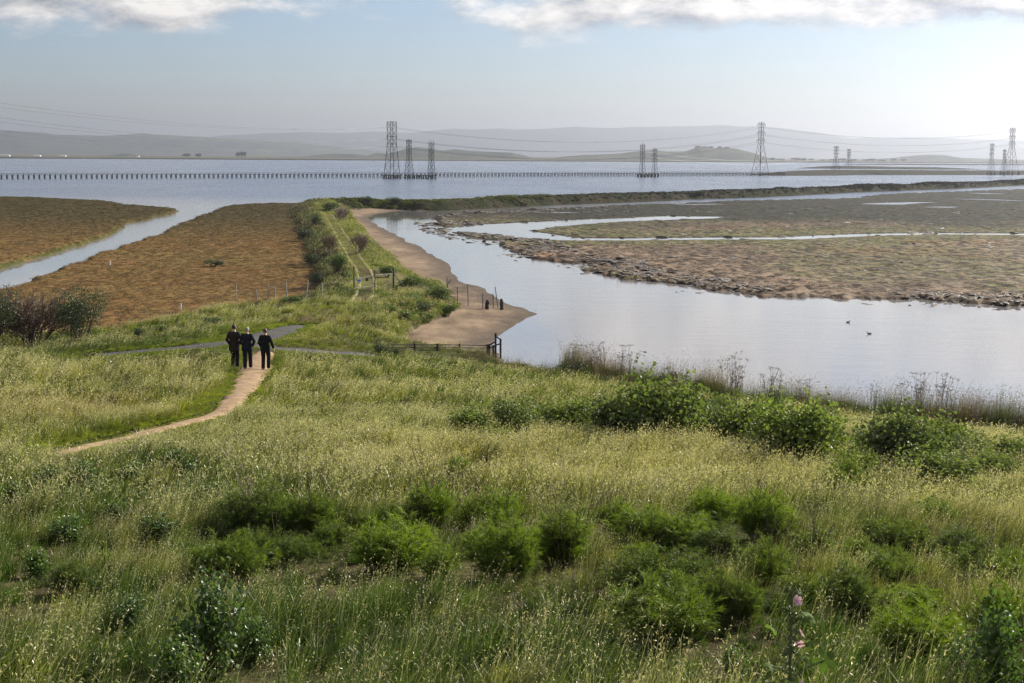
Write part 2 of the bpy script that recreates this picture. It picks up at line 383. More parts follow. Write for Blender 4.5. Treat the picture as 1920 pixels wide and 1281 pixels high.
# ------------------------------------------------------------------ ground mesh: a fan of quads, finer where the shores lie
rows = [-12.0]
while rows[-1] < 20000:
    Y = rows[-1]
    rows.append(Y + (0.8 if Y < 20 else 0.42 if Y < 70 else Y * 0.0048 + 0.25 if Y < 380 else Y * 0.012 if Y < 1000 else Y * 0.05))
rows = np.array(rows); NC = 700
ang = np.linspace(-math.radians(26), math.radians(26), NC)
APEX = 40.0
GX = np.outer(rows + APEX, np.tan(ang)); GY = np.repeat(rows[:, None], NC, 1)
_gpd = path_d(GX.ravel(), GY.ravel(), [0, 1, 2]).reshape(GX.shape)
GZ, GR, GF = terrain(GX, GY)
GZ = GZ - 0.12 * (1 - sstep(0.15, 0.75, _gpd))            # paths lie a little sunk
def lerp(a, b, t): return a + (np.array(b) - a) * t[..., None]
def region_colors(x, y, z, reg, fld):
    c = np.zeros(x.shape + (3,)); 
    n1 = fbm(x * 0.05, y * 0.05, 101, 4); n2 = fbm(x * 0.4, y * 0.25, 103, 4); n3 = fbm(x * 1.5, y * 1.0, 105, 3)
    c[:] = (0.055, 0.05, 0.04)
    m = reg == HILLR; h = lerp(np.broadcast_to(np.array((0.055, 0.048, 0.024)), c.shape), (0.04, 0.045, 0.016), sstep(0.35, 0.65, n2)); c[m] = h[m]
    m = reg == MARSHR
    h = lerp(np.broadcast_to(np.array((0.14, 0.082, 0.034)), c.shape), (0.14, 0.095, 0.038), sstep(0.40, 0.68, n2 * 0.5 + n1 * 0.5))
    h = lerp(h, (0.055, 0.058, 0.020), (1 - sstep(0.30, 0.55, z))); h = lerp(h, (0.18, 0.10, 0.042), sstep(0.55, 0.75, n3) * 0.5); 
    h = lerp(h, (0.06, 0.048, 0.024), sstep(165, 270, y) * 0.9); c[m] = h[m]  # distant marsh darkened: a cloud shadow put into the ground colour
    m = reg == BEACHR
    h = lerp(np.broadcast_to(np.array((0.20, 0.148, 0.102)), c.shape), (0.135, 0.097, 0.067), sstep(0.35, 0.7, n2)); h = lerp(h, (0.085, 0.066, 0.05), 1 - sstep(0.02, 0.17, z))
    h = lerp(h, (0.11, 0.10, 0.04), sstep(0.58, 0.68, n2) * sstep(0.2, 0.45, z) * 0.8); c[m] = h[m]
    m = reg == FLATR
    sd = fld['flat_sd']
    h = lerp(np.broadcast_to(np.array((0.18, 0.135, 0.097)), c.shape), (0.108, 0.079, 0.055), sstep(0.35, 0.65, n2))
    h = lerp(h, (0.20, 0.11, 0.055), sstep(0.55, 0.75, fbm(x * 0.09, y * 0.05, 117, 3)) * 0.6)
    creek = np.full(x.shape, 99.0)
    for P, w in CREEKS[:2]: creek = np.minimum(creek, dist_line(x, y, P, w))
    green = np.exp(-((creek - 6) / 9.0) ** 2) * (fbm(x * 0.06, y * 0.05, 119, 3) > 0.30) + 0.6 * sstep(0.50, 0.64, fbm(x * 0.045, y * 0.02, 121, 3))
    h = lerp(h, (0.09, 0.10, 0.034), np.clip(green, 0, 0.95) * sstep(0.3, 0.55, n3))
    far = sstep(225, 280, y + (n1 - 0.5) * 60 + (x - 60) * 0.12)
    h = lerp(h, (0.022, 0.024, 0.016), far * 0.95)  # cloud shadow over the distant flat, painted as a darker colour
    h = lerp(h, (0.045, 0.036, 0.026), 1 - sstep(0.02, 0.14, z)); c[m] = h[m]
    m = reg == LEVEER
    h = lerp(np.broadcast_to(np.array((0.10, 0.10, 0.035)), c.shape), (0.07, 0.055, 0.03), sstep(0.4, 0.65, n2)); h = lerp(h, (0.05, 0.042, 0.03), 1 - sstep(0.1, 0.7, z)); 
    bk = fld['bank_d'] < fld['levee_d']; hb = lerp(np.broadcast_to(np.array((0.022, 0.025, 0.011)), c.shape), (0.03, 0.026, 0.017), sstep(0.4, 0.6, n2)); h[bk] = hb[bk]; c[m] = h[m]
    m = reg == PLAINR; c[m] = (0.09, 0.09, 0.06)
    return c
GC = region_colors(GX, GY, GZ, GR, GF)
t = NT('ground_cover'); col = t.attr('tint'); P = t.pos()
nz = t.noise(0.5, 7, 0.68, P); nz2 = t.noise(9.0, 4, 0.6, P)
c = t.mix(t.rng(nz, 0.25, 0.75), t.mix(1.0, col, (0.62, 0.62, 0.62), 'MULTIPLY'), t.mix(1.0, col, (1.35, 1.32, 1.28), 'MULTIPLY'))
hgt = t.math('ADD', nz, t.math('MULTIPLY', nz2, 0.4))
M_GROUND = t.done(t.bsdf(c, 0.95, 0.03, t.bump(hgt, 0.7, 0.22)).outputs[0])
t = NT('marsh_ground'); col = t.attr('tint'); P = t.pos(); nz = t.noise(0.35, 6, 0.6, P)
c = t.mix(t.rng(nz, 0.3, 0.7), t.mix(1.0, col, (0.82, 0.82, 0.82), 'MULTIPLY'), t.mix(1.0, col, (1.18, 1.16, 1.12), 'MULTIPLY'))
M_MARSH = t.done(t.bsdf(c, 0.95, 0.02, t.bump(t.noise(2.0, 4, 0.6, P), 0.3, 0.12)).outputs[0])
t = NT('wet_mud'); col = t.attr('tint'); P = t.pos((1, 0.8, 1))
nz = t.noise(0.35, 7, 0.7, P); nz2 = t.noise(0.95, 6, 0.68, P, dist=0.8)
c = t.mix(t.rng(nz2, 0.43, 0.58), t.mix(1.0, col, (0.20, 0.19, 0.19), 'MULTIPLY'), t.mix(1.0, col, (1.3, 1.25, 1.2), 'MULTIPLY'))
rg = t.rng(t.noise(0.25, 4, 0.6, P), 0.4, 0.65, 0.75, 0.95)
hgt = t.math('ADD', t.math('MULTIPLY', nz, 1.0), t.math('MULTIPLY', nz2, 0.6))
M_MUD = t.done(t.bsdf(c, rg, 0.06, t.bump(hgt, 1.0, 0.25)).outputs[0])
t = NT('damp_sand'); col = t.attr('tint'); P = t.pos((1, 0.6, 1))
nz = t.noise(0.8, 6, 0.65, P); nz2 = t.noise(6.0, 4, 0.6, P)
c = t.mix(t.rng(nz, 0.3, 0.7), t.mix(1.0, col, (0.72, 0.70, 0.68), 'MULTIPLY'), t.mix(1.0, col, (1.2, 1.18, 1.15), 'MULTIPLY'))
c = t.mix(t.rng(nz2, 0.62, 0.72, 0, 0.5), c, (0.07, 0.05, 0.035))
M_SAND = t.done(t.bsdf(c, 0.85, 0.08, t.bump(t.math('ADD', nz, t.math('MULTIPLY', nz2, 0.25)), 0.6, 0.12)).outputs[0])

nr = len(rows); idx = np.arange(nr * NC).reshape(nr, NC)
Q = np.stack([idx[:-1, :-1], idx[:-1, 1:], idx[1:, 1:], idx[1:, :-1]], -1).reshape(-1, 4)
qreg = GR[:-1, :-1].reshape(-1)
GV = np.stack([GX, GY, GZ], -1).reshape(-1, 3); GCf = GC.reshape(-1, 3)
qz = GZ.reshape(-1)[Q].max(1)
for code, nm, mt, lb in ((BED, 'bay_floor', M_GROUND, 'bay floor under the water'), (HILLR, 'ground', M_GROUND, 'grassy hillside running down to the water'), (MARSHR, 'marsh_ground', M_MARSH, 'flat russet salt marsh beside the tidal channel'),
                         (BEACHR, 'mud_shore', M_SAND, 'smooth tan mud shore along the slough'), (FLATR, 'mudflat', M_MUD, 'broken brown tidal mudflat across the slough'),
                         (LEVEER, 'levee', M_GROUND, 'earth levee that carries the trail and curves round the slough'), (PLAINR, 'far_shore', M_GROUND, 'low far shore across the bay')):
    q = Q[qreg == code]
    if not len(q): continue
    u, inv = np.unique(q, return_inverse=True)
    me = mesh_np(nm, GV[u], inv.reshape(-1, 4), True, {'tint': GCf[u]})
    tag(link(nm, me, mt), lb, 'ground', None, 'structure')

# path sheets, following the ground
def ribbon(name, L, mat, label, lift=0.02, cols=9, cat='path', jit=0.12):
    T = np.gradient(L[:, :2], axis=0); T /= np.linalg.norm(T, axis=1)[:, None] + 1e-9; N = np.stack([-T[:, 1], T[:, 0]], 1)
    s = np.linspace(-1, 1, cols); n = len(L)
    wv = L[:, 2][:, None] * (1 + jit * (np.stack([fbm(np.arange(n) * 0.5, np.full(n, k * 0.31), 7, 3) for k in range(cols)], 1) - 0.5) * 2)
    X = L[:, 0:1] + N[:, 0:1] * s * wv; Yy = L[:, 1:2] + N[:, 1:2] * s * wv
    Z = terrain(X, Yy)[0] - 0.10 + lift + 0.06 * (1 - s ** 2)[None, :] - 0.03 * np.abs(s)[None, :] ** 6
    i = np.arange(n * cols).reshape(n, cols)
    F = np.stack([i[:-1, :-1], i[:-1, 1:], i[1:, 1:], i[1:, :-1]], -1).reshape(-1, 4)
    o = link(name, mesh_np(name, np.stack([X, Yy, Z], -1).reshape(-1, 3), F), mat)
    return tag(o, label, cat, None, 'structure')
t = NT('trodden_dirt'); P = t.pos(); nz = t.noise(2.2, 6, 0.65, P); nz2 = t.noise(14, 4, 0.6, P)
c = t.mix(t.rng(nz, 0.3, 0.7), (0.20, 0.135, 0.082), (0.32, 0.225, 0.145)); c = t.mix(t.rng(nz2, 0.58, 0.72, 0, 0.6), c, (0.13, 0.09, 0.05))
M_DIRT = t.done(t.bsdf(c, 0.95, 0.1, t.bump(t.math('ADD', nz, t.math('MULTIPLY', nz2, 0.4)), 0.8, 0.06)).outputs[0])
t = NT('old_asphalt'); P = t.pos(); nz = t.noise(0.9, 5, 0.6, P); nz2 = t.noise(30, 3, 0.6, P)
c = t.mix(t.rng(nz, 0.3, 0.7), (0.045, 0.043, 0.042), (0.07, 0.067, 0.066)); c = t.mix(t.rng(nz2, 0.5, 0.7, 0, 0.4), c, (0.10, 0.097, 0.094))
M_ASPH = t.done(t.bsdf(c, 0.88, 0.12, t.bump(nz2, 0.4, 0.01)).outputs[0])
t = NT('grassy_trail'); P = t.pos(); nz = t.noise(1.2, 5, 0.65, P); nz2 = t.noise(6, 4, 0.6, P)
c = t.mix(t.rng(nz, 0.35, 0.65), (0.19, 0.165, 0.085), (0.12, 0.125, 0.04)); c = t.mix(t.rng(nz2, 0.55, 0.7, 0, 0.6), c, (0.25, 0.21, 0.12))
M_TRAIL = t.done(t.bsdf(c, 0.95, 0.1, t.bump(nz2, 0.6, 0.06)).outputs[0])
ribbon('dirt_path', DIRT, M_DIRT, 'trodden tan dirt footpath under the three walkers', 0.035, jit=0.45)
ribbon('asphalt_path', ASPH, M_ASPH, 'grey asphalt path curving up beyond the walkers', 0.02)
ribbon('asphalt_path', ASPH2, M_ASPH, 'grey asphalt path arm leading right towards the timber railing', 0.014)
def offset_line(L, o, w):
    T = np.gradient(L[:, :2], axis=0); T /= np.linalg.norm(T, axis=1)[:, None] + 1e-9
    return np.stack([L[:, 0] - T[:, 1] * o, L[:, 1] + T[:, 0] * o, np.full(len(L), w)], 1)
ribbon('levee_trail', offset_line(TRAIL, 0.62, 0.20), M_TRAIL, 'left wheel track of the grassy trail on the levee', 0.10, 5, jit=0.5)
ribbon('levee_trail', offset_line(TRAIL, -0.62, 0.20), M_TRAIL, 'right wheel track of the grassy trail on the levee', 0.10, 5, jit=0.5)

# ------------------------------------------------------------------ water
t = NT('bay_water'); P = t.pos((1.0, 1.0, 1.0))
sepx = t.n('ShaderNodeSeparateXYZ'); t.l(t.pos(), sepx.inputs[0])
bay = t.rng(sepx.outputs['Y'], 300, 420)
wind = t.rng(t.noise(0.022, 3, 0.5, t.pos((1, 0.5, 1))), 0.42, 0.60)
rip = t.noise(1.1, 4, 0.6, t.pos((0.8, 1.7, 1))); rip2 = t.noise(0.25, 3, 0.5, t.pos((0.7, 1.6, 1)))
amp = t.math('ADD', t.math('MULTIPLY', wind, 0.022), t.math('ADD', t.math("MULTIPLY", bay, 0.5), 0.005))
hgt = t.math('ADD', t.math('MULTIPLY', rip, 0.5), t.math('MULTIPLY', rip2, 0.7))
bp = t.n('ShaderNodeBump'); bp.inputs['Distance'].default_value = 1.0; t.l(amp, bp.inputs['Strength']); t.l(hgt, bp.inputs['Height'])
rgh = t.math('ADD', t.math('MULTIPLY', bay, 0.16), t.math('ADD', 0.02, t.math('MULTIPLY', wind, 0.05)))
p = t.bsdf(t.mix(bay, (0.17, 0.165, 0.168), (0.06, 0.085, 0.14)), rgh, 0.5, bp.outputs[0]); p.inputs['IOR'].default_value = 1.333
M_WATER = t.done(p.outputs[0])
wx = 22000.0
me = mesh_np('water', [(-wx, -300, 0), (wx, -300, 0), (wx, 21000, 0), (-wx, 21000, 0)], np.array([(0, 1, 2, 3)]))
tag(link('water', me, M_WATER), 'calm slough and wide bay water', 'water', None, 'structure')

# ------------------------------------------------------------------ far hills
t = NT('far_hillside'); P = t.pos((0.001, 0.001, 0.001)); nz = t.noise(2.5, 6, 0.6, P); nz2 = t.noise(14, 5, 0.6, P)
c = t.mix(t.rng(nz, 0.40, 0.62), (0.06, 0.07, 0.045), (0.028, 0.04, 0.035)); c = t.mix(t.rng(nz2, 0.45, 0.6, 0, 0.7), c, (0.085, 0.085, 0.05))
M_HILL = t.done(t.bsdf(c, 0.95, 0.05).outputs[0])
def ridge(name, prof, Y, label, depth, seed, rough=0.12, n=260, m=26, yslope=0.0):
    """a range of hills: prof = skyline as (px, py) at distance Y"""
    pr = np.array(prof, float); us = np.linspace(pr[0, 0], pr[-1, 0], n)
    py = np.interp(us, pr[:, 0], pr[:, 1])
    ker = np.array([1, 2, 3, 2, 1]) / 9.0; py = np.convolve(np.pad(py, 2, 'edge'), ker, 'valid')
    V = []
    tt = np.linspace(-1, 1.2, m)
    for j, s in enumerate(tt):
        Yj = Y + yslope * (us - us[0]) + s * depth
        d = ray(us, py)                      # skyline heights at the crest distance
        zc = CAM_H + d[:, 2] / d[:, 1] * (Y + yslope * (us - us[0])); xc = d[:, 0] / d[:, 1] * (Y + yslope * (us - us[0]))
        nzv = fbm(xc / depth * 1.8, np.full(n, s * 1.5 + 3), seed, 4)
        env = max(0.0, 1 - abs(s) ** 1.5) if s < 0 else max(0.0, 1 - abs(s / 1.2) ** 1.5)
        hgt = np.maximum(zc, 0) * env * (1 + (nzv - 0.5) * 2 * rough * 4 * (abs(s) * (1 - abs(s) * 0.6))) 
        hgt = hgt + (fbm(xc / depth * 8, np.full(n, s * 6), seed + 5, 3) - 0.5) * rough * zc * 0.35 * env
        V.append(np.stack([xc, Yj, np.maximum(hgt, -1)], 1))
    V = np.concatenate(V); i = np.arange(m * n).reshape(m, n)
    F = np.stack([i[:-1, :-1], i[:-1, 1:], i[1:, 1:], i[1:, :-1]], -1).reshape(-1, 4)
    return tag(link(name, mesh_np(name, V, F), M_HILL), label, 'hills', None, 'structure')
ridge('hills', [(-700, 262), (0, 244), (60, 247), (110, 252), (200, 255), (260, 251), (330, 254), (400, 258), (470, 262), (560, 268), (640, 276), (720, 284), (820, 291)], 9500, 'pale blue hill range at the left beyond the bay', 900, 1, 0.16)
ridge('hills', [(100, 282), (300, 268), (420, 254), (500, 250), (560, 248), (640, 249), (700, 247), (780, 248), (850, 241), (880, 243), (940, 241), (1000, 243), (1080, 238), (1130, 241), (1180, 239), (1250, 238), (1310, 236), (1350, 234), (1400, 237), (1460, 240), (1540, 249),
                (1590, 259), (1650, 258), (1700, 257), (1800, 260), (1860, 262), (1920, 263), (2100, 258), (2600, 262)], 15000, 'tall hazy mountain range along the horizon', 1700, 2, 0.14, 420)
ridge('hills', [(660, 302), (690, 292), (705, 287), (725, 289), (742, 285), (765, 278), (785, 276), (805, 278), (830, 282), (855, 280), (880, 283), (920, 285), (960, 286), (985, 292), (1010, 301)], 4300, 'low grassy hills behind the tallest left pylon', 180, 3, 0.10)
ridge('hills', [(1015, 303), (1030, 297), (1060, 293), (1110, 290), (1160, 288), (1200, 283), (1225, 281), (1250, 284), (1285, 284), (1310, 276), (1335, 278), (1355, 277), (1380, 279), (1410, 286), (1440, 297), (1460, 304)], 4300, 'grassy hill with small trees on top near the centre pylon', 190, 4, 0.10)
ridge('hills', [(1560, 304), (1620, 300), (1680, 296), (1710, 292), (1740, 290), (1770, 291), (1800, 296), (1860, 298), (1920, 300), (2100, 300)], 5200, 'low hill behind the islands at the right', 220, 5, 0.10)
ridge('hills', [(150, 296), (200, 292), (225, 289), (240, 288), (260, 292), (275, 295.5)], 4600, 'small bare knoll on the far left shore', 120, 6, 0.08, 80, 14)
ridge('hills', [(470, 297), (520, 295), (575, 293), (610, 289), (640, 288), (675, 290), (700, 294), (720, 298)], 4700, 'low rise on the far shore left of the pylons', 150, 7, 0.08, 80, 14)

# low far banks and islands: strips with a real cross section
def bank_strip(name, L, hgt, half, mat, label, seed=0, cat='island'):
    """L: (x, y, height factor)"""
    L = smooth_line(L, max(40, int(len(L) * 14))); n = len(L)
    T = np.gradient(L[:, :2], axis=0); T /= np.linalg.norm(T, axis=1)[:, None] + 1e-9; N = np.stack([-T[:, 1], T[:, 0]], 1)
    pr = [(-1.0, -0.3), (-0.9, 0.05), (-0.62, 0.55), (-0.42, 0.86), (-0.2, 0.98), (0, 1), (0.25, 0.97), (0.5, 0.8), (0.75, 0.4), (0.95, 0.0), (1.05, -0.3)]
    V = []
    for s, h in pr:
        w = half * (0.35 + 0.65 * L[:, 2]); nzv = (fbm(np.arange(n) * 0.6, np.full(n, s * 3), seed, 3) - 0.5) * 0.35
        V.append(np.stack([L[:, 0] + N[:, 0] * s * w, L[:, 1] + N[:, 1] * s * w, hgt * L[:, 2] * (h + nzv * max(h, 0)) - 0.1], 1))
    m = len(pr); V = np.concatenate(V); i = np.arange(m * n).reshape(m, n)
    F = np.stack([i[:-1, :-1], i[:-1, 1:], i[1:, 1:], i[1:, :-1]], -1).reshape(-1, 4)
    return tag(link(name, mesh_np(name, V, F), mat), label, cat, None, 'structure')
t = NT('dark_scrub'); P = t.pos((0.2, 0.2, 0.2)); nz = t.noise(1.0, 5, 0.6, P)
c = t.mix(t.rng(nz, 0.3, 0.7), (0.016, 0.018, 0.010), (0.028, 0.026, 0.016)); M_BANK = t.done(t.bsdf(c, 0.95, 0.05, t.bump(nz, 0.8, 0.5)).outputs[0])
def pl(pts): return [(*[float(v) for v in at_plane(px, py, 0.0)], h) for px, py, h in pts]
bank_strip('island', pl([(1440, 329, 0.1), (1480, 328.5, 0.35), (1530, 327, 0.7), (1560, 326.5, 1), (1640, 326.5, 1), (1740, 326.5, .95), (1850, 326.5, .9), (1920, 326.5, .9), (2200, 327, .9)]), 3.0, 55, M_BANK, 'long dark island where the pier ends', 1)
bank_strip('island', pl([(1552, 315.6, 0.3), (1570, 316, .9), (1600, 316, 1.1), (1640, 316.4, 0.9), (1700, 317, .85), (1760, 317.4, .8), (1790, 317.6, .5), (1800, 317.8, .1)]), 2.6, 60, M_BANK, 'thin dark island bar behind the long island', 2)
bank_strip('island', pl([(1600, 308.9, 0.5), (1640, 309, 1), (1760, 309.4, 1), (1920, 309.8, 1), (2200, 310, 1)]), 1.9, 50, M_BANK, 'faint far bank line at the right', 3)
bank_strip('levee', pl([(-900, 292.0, 1), (0, 297.0, 1), (300, 298.6, 1), (700, 301.0, 1), (1100, 303.0, 1), (1440, 304.6, 1), (1700, 305.6, 1), (1920, 306.2, 1), (2500, 308, 1)]), 2.1, 30, M_BANK, 'thin dark levee line along the far shore', 4, 'levee')
# ------------------------------------------------------------------ plants: shapes
def rdir(rng, n):
    v = rng.normal(size=(n, 3)); return v / np.linalg.norm(v, axis=1)[:, None]
def unit(v): return v / (np.linalg.norm(v, axis=-1, keepdims=True) + 1e-9)
class Acc:
    """collects triangles with per-vertex attributes"""
    def __init__(s): s.V = []; s.F = []; s.A = []; s.B = []; s.n = 0
    def add(s, V, F, a, b):
        V = np.asarray(V); s.V.append(V.reshape(-1, 3)); s.F.append(np.asarray(F).reshape(-1, 3) + s.n); k = len(s.V[-1])
        s.A.append(np.broadcast_to(a, (k,)) if np.ndim(a) == 0 else np.asarray(a).ravel()); s.B.append(np.broadcast_to(b, (k,)) if np.ndim(b) == 0 else np.asarray(b).ravel()); s.n += k
    def mesh(s, name, smooth=False):
        return mesh_np(name, np.concatenate(s.V), np.concatenate(s.F), smooth, {'tip': np.concatenate(s.A), 'straw': np.concatenate(s.B)})
def add_blades(acc, base, h, w, lean, segs=3, straw=0.0, rng=RNG, curl=0.0):
    """base (n,3), h (n,), w (n,), lean (n,2) sideways reach as a fraction of height"""
    n = len(base); a = rng.uniform(0, 2 * np.pi, n); sx = np.stack([np.cos(a), np.sin(a), np.zeros(n)], 1)
    P = []; T = []
    for k in range(segs + 1):
        s = k / segs
        c = base + np.stack([lean[:, 0] * h * s ** 1.8, lean[:, 1] * h * s ** 1.8, h * (s - curl * s ** 3)], 1)
        ww = (w * (1 - s) ** 0.7 * 0.5)[:, None]
        if k < segs: P += [c - sx * ww, c + sx * ww]; T += [np.full(n, s), np.full(n, s)]
        else: P.append(c); T.append(np.full(n, 1.0))
    V = np.stack(P, 1); m = V.shape[1]; F = []
    for k in range(segs):
        b = 2 * k
        if k < segs - 1: F += [(b, b + 1, b + 3), (b, b + 3, b + 2)]
        else: F.append((b, b + 1, b + 2))
    F = np.array(F); FF = (np.arange(n)[:, None, None] * m + F[None]).reshape(-1, 3)
    acc.add(V, FF, np.stack(T, 1), straw if np.ndim(straw) == 0 else np.repeat(straw, m))
def blade_point(base, h, lean, s, curl=0.0):
    return base + np.stack([lean[:, 0] * h * s ** 1.8, lean[:, 1] * h * s ** 1.8, h * (s - curl * s ** 3)], 1)
def add_diamonds(acc, c, axis, L, w, rng, tip=1.0, straw=1.0):
    n = len(c); sd = unit(np.cross(axis, rdir(rng, n))); L = np.broadcast_to(L, (n,))[:, None]; w = np.broadcast_to(w, (n,))[:, None]
    V = np.stack([c, c + axis * L * 0.45 - sd * w * 0.5, c + axis * L * 0.45 + sd * w * 0.5, c + axis * L], 1)
    F = np.arange(n)[:, None, None] * 4 + np.array([(0, 1, 2), (1, 3, 2)])[None]
    acc.add(V, F.reshape(-1, 3), tip, straw)
def add_leaves(acc, c, nrm, size, rng, straw=0.0, cup=0.18, k=6, aspect=1.0):
    """round leaves: a fan of k triangles, slightly cupped"""
    n = len(c); t1 = unit(np.cross(nrm, rdir(rng, n))); t2 = np.cross(nrm, t1); size = np.broadcast_to(size, (n,))
    P = [c - nrm * (size * cup)[:, None]]
    for j in range(k):
        a = 2 * np.pi * j / k; r = size * (0.5 if j else 0.34)
        P.append(c + t1 * (np.cos(a) * r)[:, None] + t2 * (np.sin(a) * r * aspect)[:, None] + nrm * (rng.uniform(-0.06, 0.06, n) * size)[:, None])
    V = np.stack(P, 1); F = np.array([(0, 1 + j, 1 + (j + 1) % k) for j in range(k)])
    acc.add(V, (np.arange(n)[:, None, None] * (k + 1) + F[None]).reshape(-1, 3), np.repeat(rng.uniform(0, 1, n), k + 1), straw)
def add_tube(acc, pts, r0, r1, sides=4, tip=0.5, straw=0.0):
    pts = np.asarray(pts, float); n = len(pts); T = unit(np.gradient(pts, axis=0)); ref = np.array([0.31, 0.83, 0.2])
    A = unit(np.cross(T, ref)); B = np.cross(T, A); r = np.linspace(r0, r1, n); a = np.arange(sides) * 2 * np.pi / sides
    V = pts[:, None] + (A[:, None] * np.cos(a)[None, :, None] + B[:, None] * np.sin(a)[None, :, None]) * r[:, None, None]
    i = np.arange(n * sides).reshape(n, sides); j = np.roll(i, -1, 1)
    F = np.concatenate([np.stack([i[:-1], j[:-1], j[1:]], -1).reshape(-1, 3), np.stack([i[:-1], j[1:], i[1:]], -1).reshape(-1, 3)])
    acc.add(V, F, tip, straw)

# materials of the plants: leaf light goes through, tips paler
def plant_mat(name, base, tipc, strawc=(0.50, 0.42, 0.25), inst=False, trans=0.45, gloss=0.10, rough=0.38, rnd=0.25):
    t = NT(name); tip = t.attr('tip', out='Fac'); st = t.attr('straw', out='Fac')
    if inst:
        hue = t.attr('hue', True); a = t.mix(1.0, hue, (0.56, 0.62, 0.55), 'MULTIPLY'); b = t.mix(1.0, hue, (1.45, 1.38, 1.2), 'MULTIPLY')  # blade feet: own darker tone, deepened to imitate shade low in the grass
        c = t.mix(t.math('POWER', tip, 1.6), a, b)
    else:
        c = t.mix(t.math('POWER', tip, 1.4), base, tipc)
    oi = t.n('ShaderNodeObjectInfo'); r = t.rng(oi.outputs['Random'], 0, 1, 1 - rnd, 1 + rnd, False)
    cc = t.n('ShaderNodeCombineColor'); t.l(r, cc.inputs[0]); t.l(r, cc.inputs[1]); t.l(t.rng(oi.outputs['Random'], 0, 1, 1 + rnd * .3, 1 - rnd * .3, False), cc.inputs[2])
    c = t.mix(1.0, c, cc.outputs[0], 'MULTIPLY')
    c = t.mix(st, c, strawc)
    d = t.n('ShaderNodeBsdfDiffuse'); t.l(c, d.inputs[0])
    tr = t.n('ShaderNodeBsdfTranslucent'); t.l(t.mix(1.0, c, (1.15, 1.2, 0.75), 'MULTIPLY'), tr.inputs[0])
    m1 = t.n('ShaderNodeMixShader'); m1.inputs[0].default_value = trans; t.l(d.outputs[0], m1.inputs[1]); t.l(tr.outputs[0], m1.inputs[2])
    g = t.n('ShaderNodeBsdfGlossy'); g.inputs['Roughness'].default_value = rough; g.inputs['Color'].default_value = (0.8, 0.8, 0.76, 1)
    m2 = t.n('ShaderNodeMixShader'); m2.inputs[0].default_value = gloss; t.l(m1.outputs[0], m2.inputs[1]); t.l(g.outputs[0], m2.inputs[2])
    return t.done(m2.outputs[0])
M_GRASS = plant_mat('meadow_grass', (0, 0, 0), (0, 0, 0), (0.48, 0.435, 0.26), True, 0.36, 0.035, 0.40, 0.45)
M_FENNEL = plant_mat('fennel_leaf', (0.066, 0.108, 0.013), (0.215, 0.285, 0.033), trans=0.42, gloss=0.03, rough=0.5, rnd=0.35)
M_MALLOW = plant_mat('mallow_leaf', (0.055, 0.10, 0.022), (0.09, 0.145, 0.035), trans=0.42, gloss=0.045, rough=0.42, rnd=0.15)
M_SHRUB = plant_mat('shrub_leaf', (0.028, 0.045, 0.014), (0.05, 0.07, 0.02), trans=0.30, gloss=0.06, rough=0.45, rnd=0.2)
M_TWIG = plant_mat('dry_stalk', (0.085, 0.055, 0.035), (0.13, 0.085, 0.055), trans=0.05, gloss=0.05, rough=0.5, rnd=0.2)
M_STEMG = plant_mat('green_stem', (0.07, 0.09, 0.03), (0.09, 0.12, 0.04), trans=0.1, gloss=0.08, rough=0.45, rnd=0.1)
M_DRYBUSH = plant_mat('dry_bush_twig', (0.22, 0.165, 0.125), (0.30, 0.23, 0.17), trans=0.10, gloss=0.04, rough=0.5, rnd=0.15)

# ------------------------------------------------------------------ scattering (grass, reeds, tufts: what nobody could count)
def gn_scatter(name, pts, rot, scl, idx, hue, protos, label, cat):
    me = bpy.data.meshes.new(name); me.vertices.add(len(pts)); me.vertices.foreach_set('co', np.asarray(pts, np.float32).ravel())
    def A(k, ty, data, prop):
        a = me.attributes.new(k, ty, 'POINT'); a.data.foreach_set(prop, np.asarray(data).ravel())
    A('rot', 'FLOAT_VECTOR', np.asarray(rot, np.float32), 'vector'); A('scl', 'FLOAT_VECTOR', np.asarray(scl, np.float32), 'vector')
    A('pick', 'INT', np.asarray(idx, np.int32), 'value'); A('hue', 'FLOAT_COLOR', np.concatenate([hue, np.ones((len(hue), 1))], 1).astype(np.float32), 'color')
    me.update()
    c = bpy.data.collections.new(name + '_shapes')
    for k, p in enumerate(protos):
        o = bpy.data.objects.new('%s_shape_%02d' % (name, k), p); c.objects.link(o)
    g = bpy.data.node_groups.new(name + '_scatter', 'GeometryNodeTree')
    g.interface.new_socket('Geometry', in_out='INPUT', socket_type='NodeSocketGeometry'); g.interface.new_socket('Geometry', in_out='OUTPUT', socket_type='NodeSocketGeometry')
    gi = g.nodes.new('NodeGroupInput'); go = g.nodes.new('NodeGroupOutput'); ip = g.nodes.new('GeometryNodeInstanceOnPoints'); ci = g.nodes.new('GeometryNodeCollectionInfo')
    ci.inputs['Collection'].default_value = c; ci.inputs['Separate Children'].default_value = True; ci.inputs['Reset Children'].default_value = True
    def na(nm, ty):
        n = g.nodes.new('GeometryNodeInputNamedAttribute'); n.data_type = ty; n.inputs['Name'].default_value = nm; return n.outputs['Attribute']
    e2r = g.nodes.new('FunctionNodeEulerToRotation'); g.links.new(na('rot', 'FLOAT_VECTOR'), e2r.inputs[0])
    g.links.new(gi.outputs[0], ip.inputs['Points']); g.links.new(ci.outputs[0], ip.inputs['Instance']); ip.inputs['Pick Instance'].default_value = True
    g.links.new(na('pick', 'INT'), ip.inputs['Instance Index']); g.links.new(e2r.outputs[0], ip.inputs['Rotation']); g.links.new(na('scl', 'FLOAT_VECTOR'), ip.inputs['Scale'])
    g.links.new(ip.outputs[0], go.inputs[0])
    o = link(name, me); md = o.modifiers.new('scatter', 'NODES'); md.node_group = g
    return tag(o, label, cat, None, 'stuff')

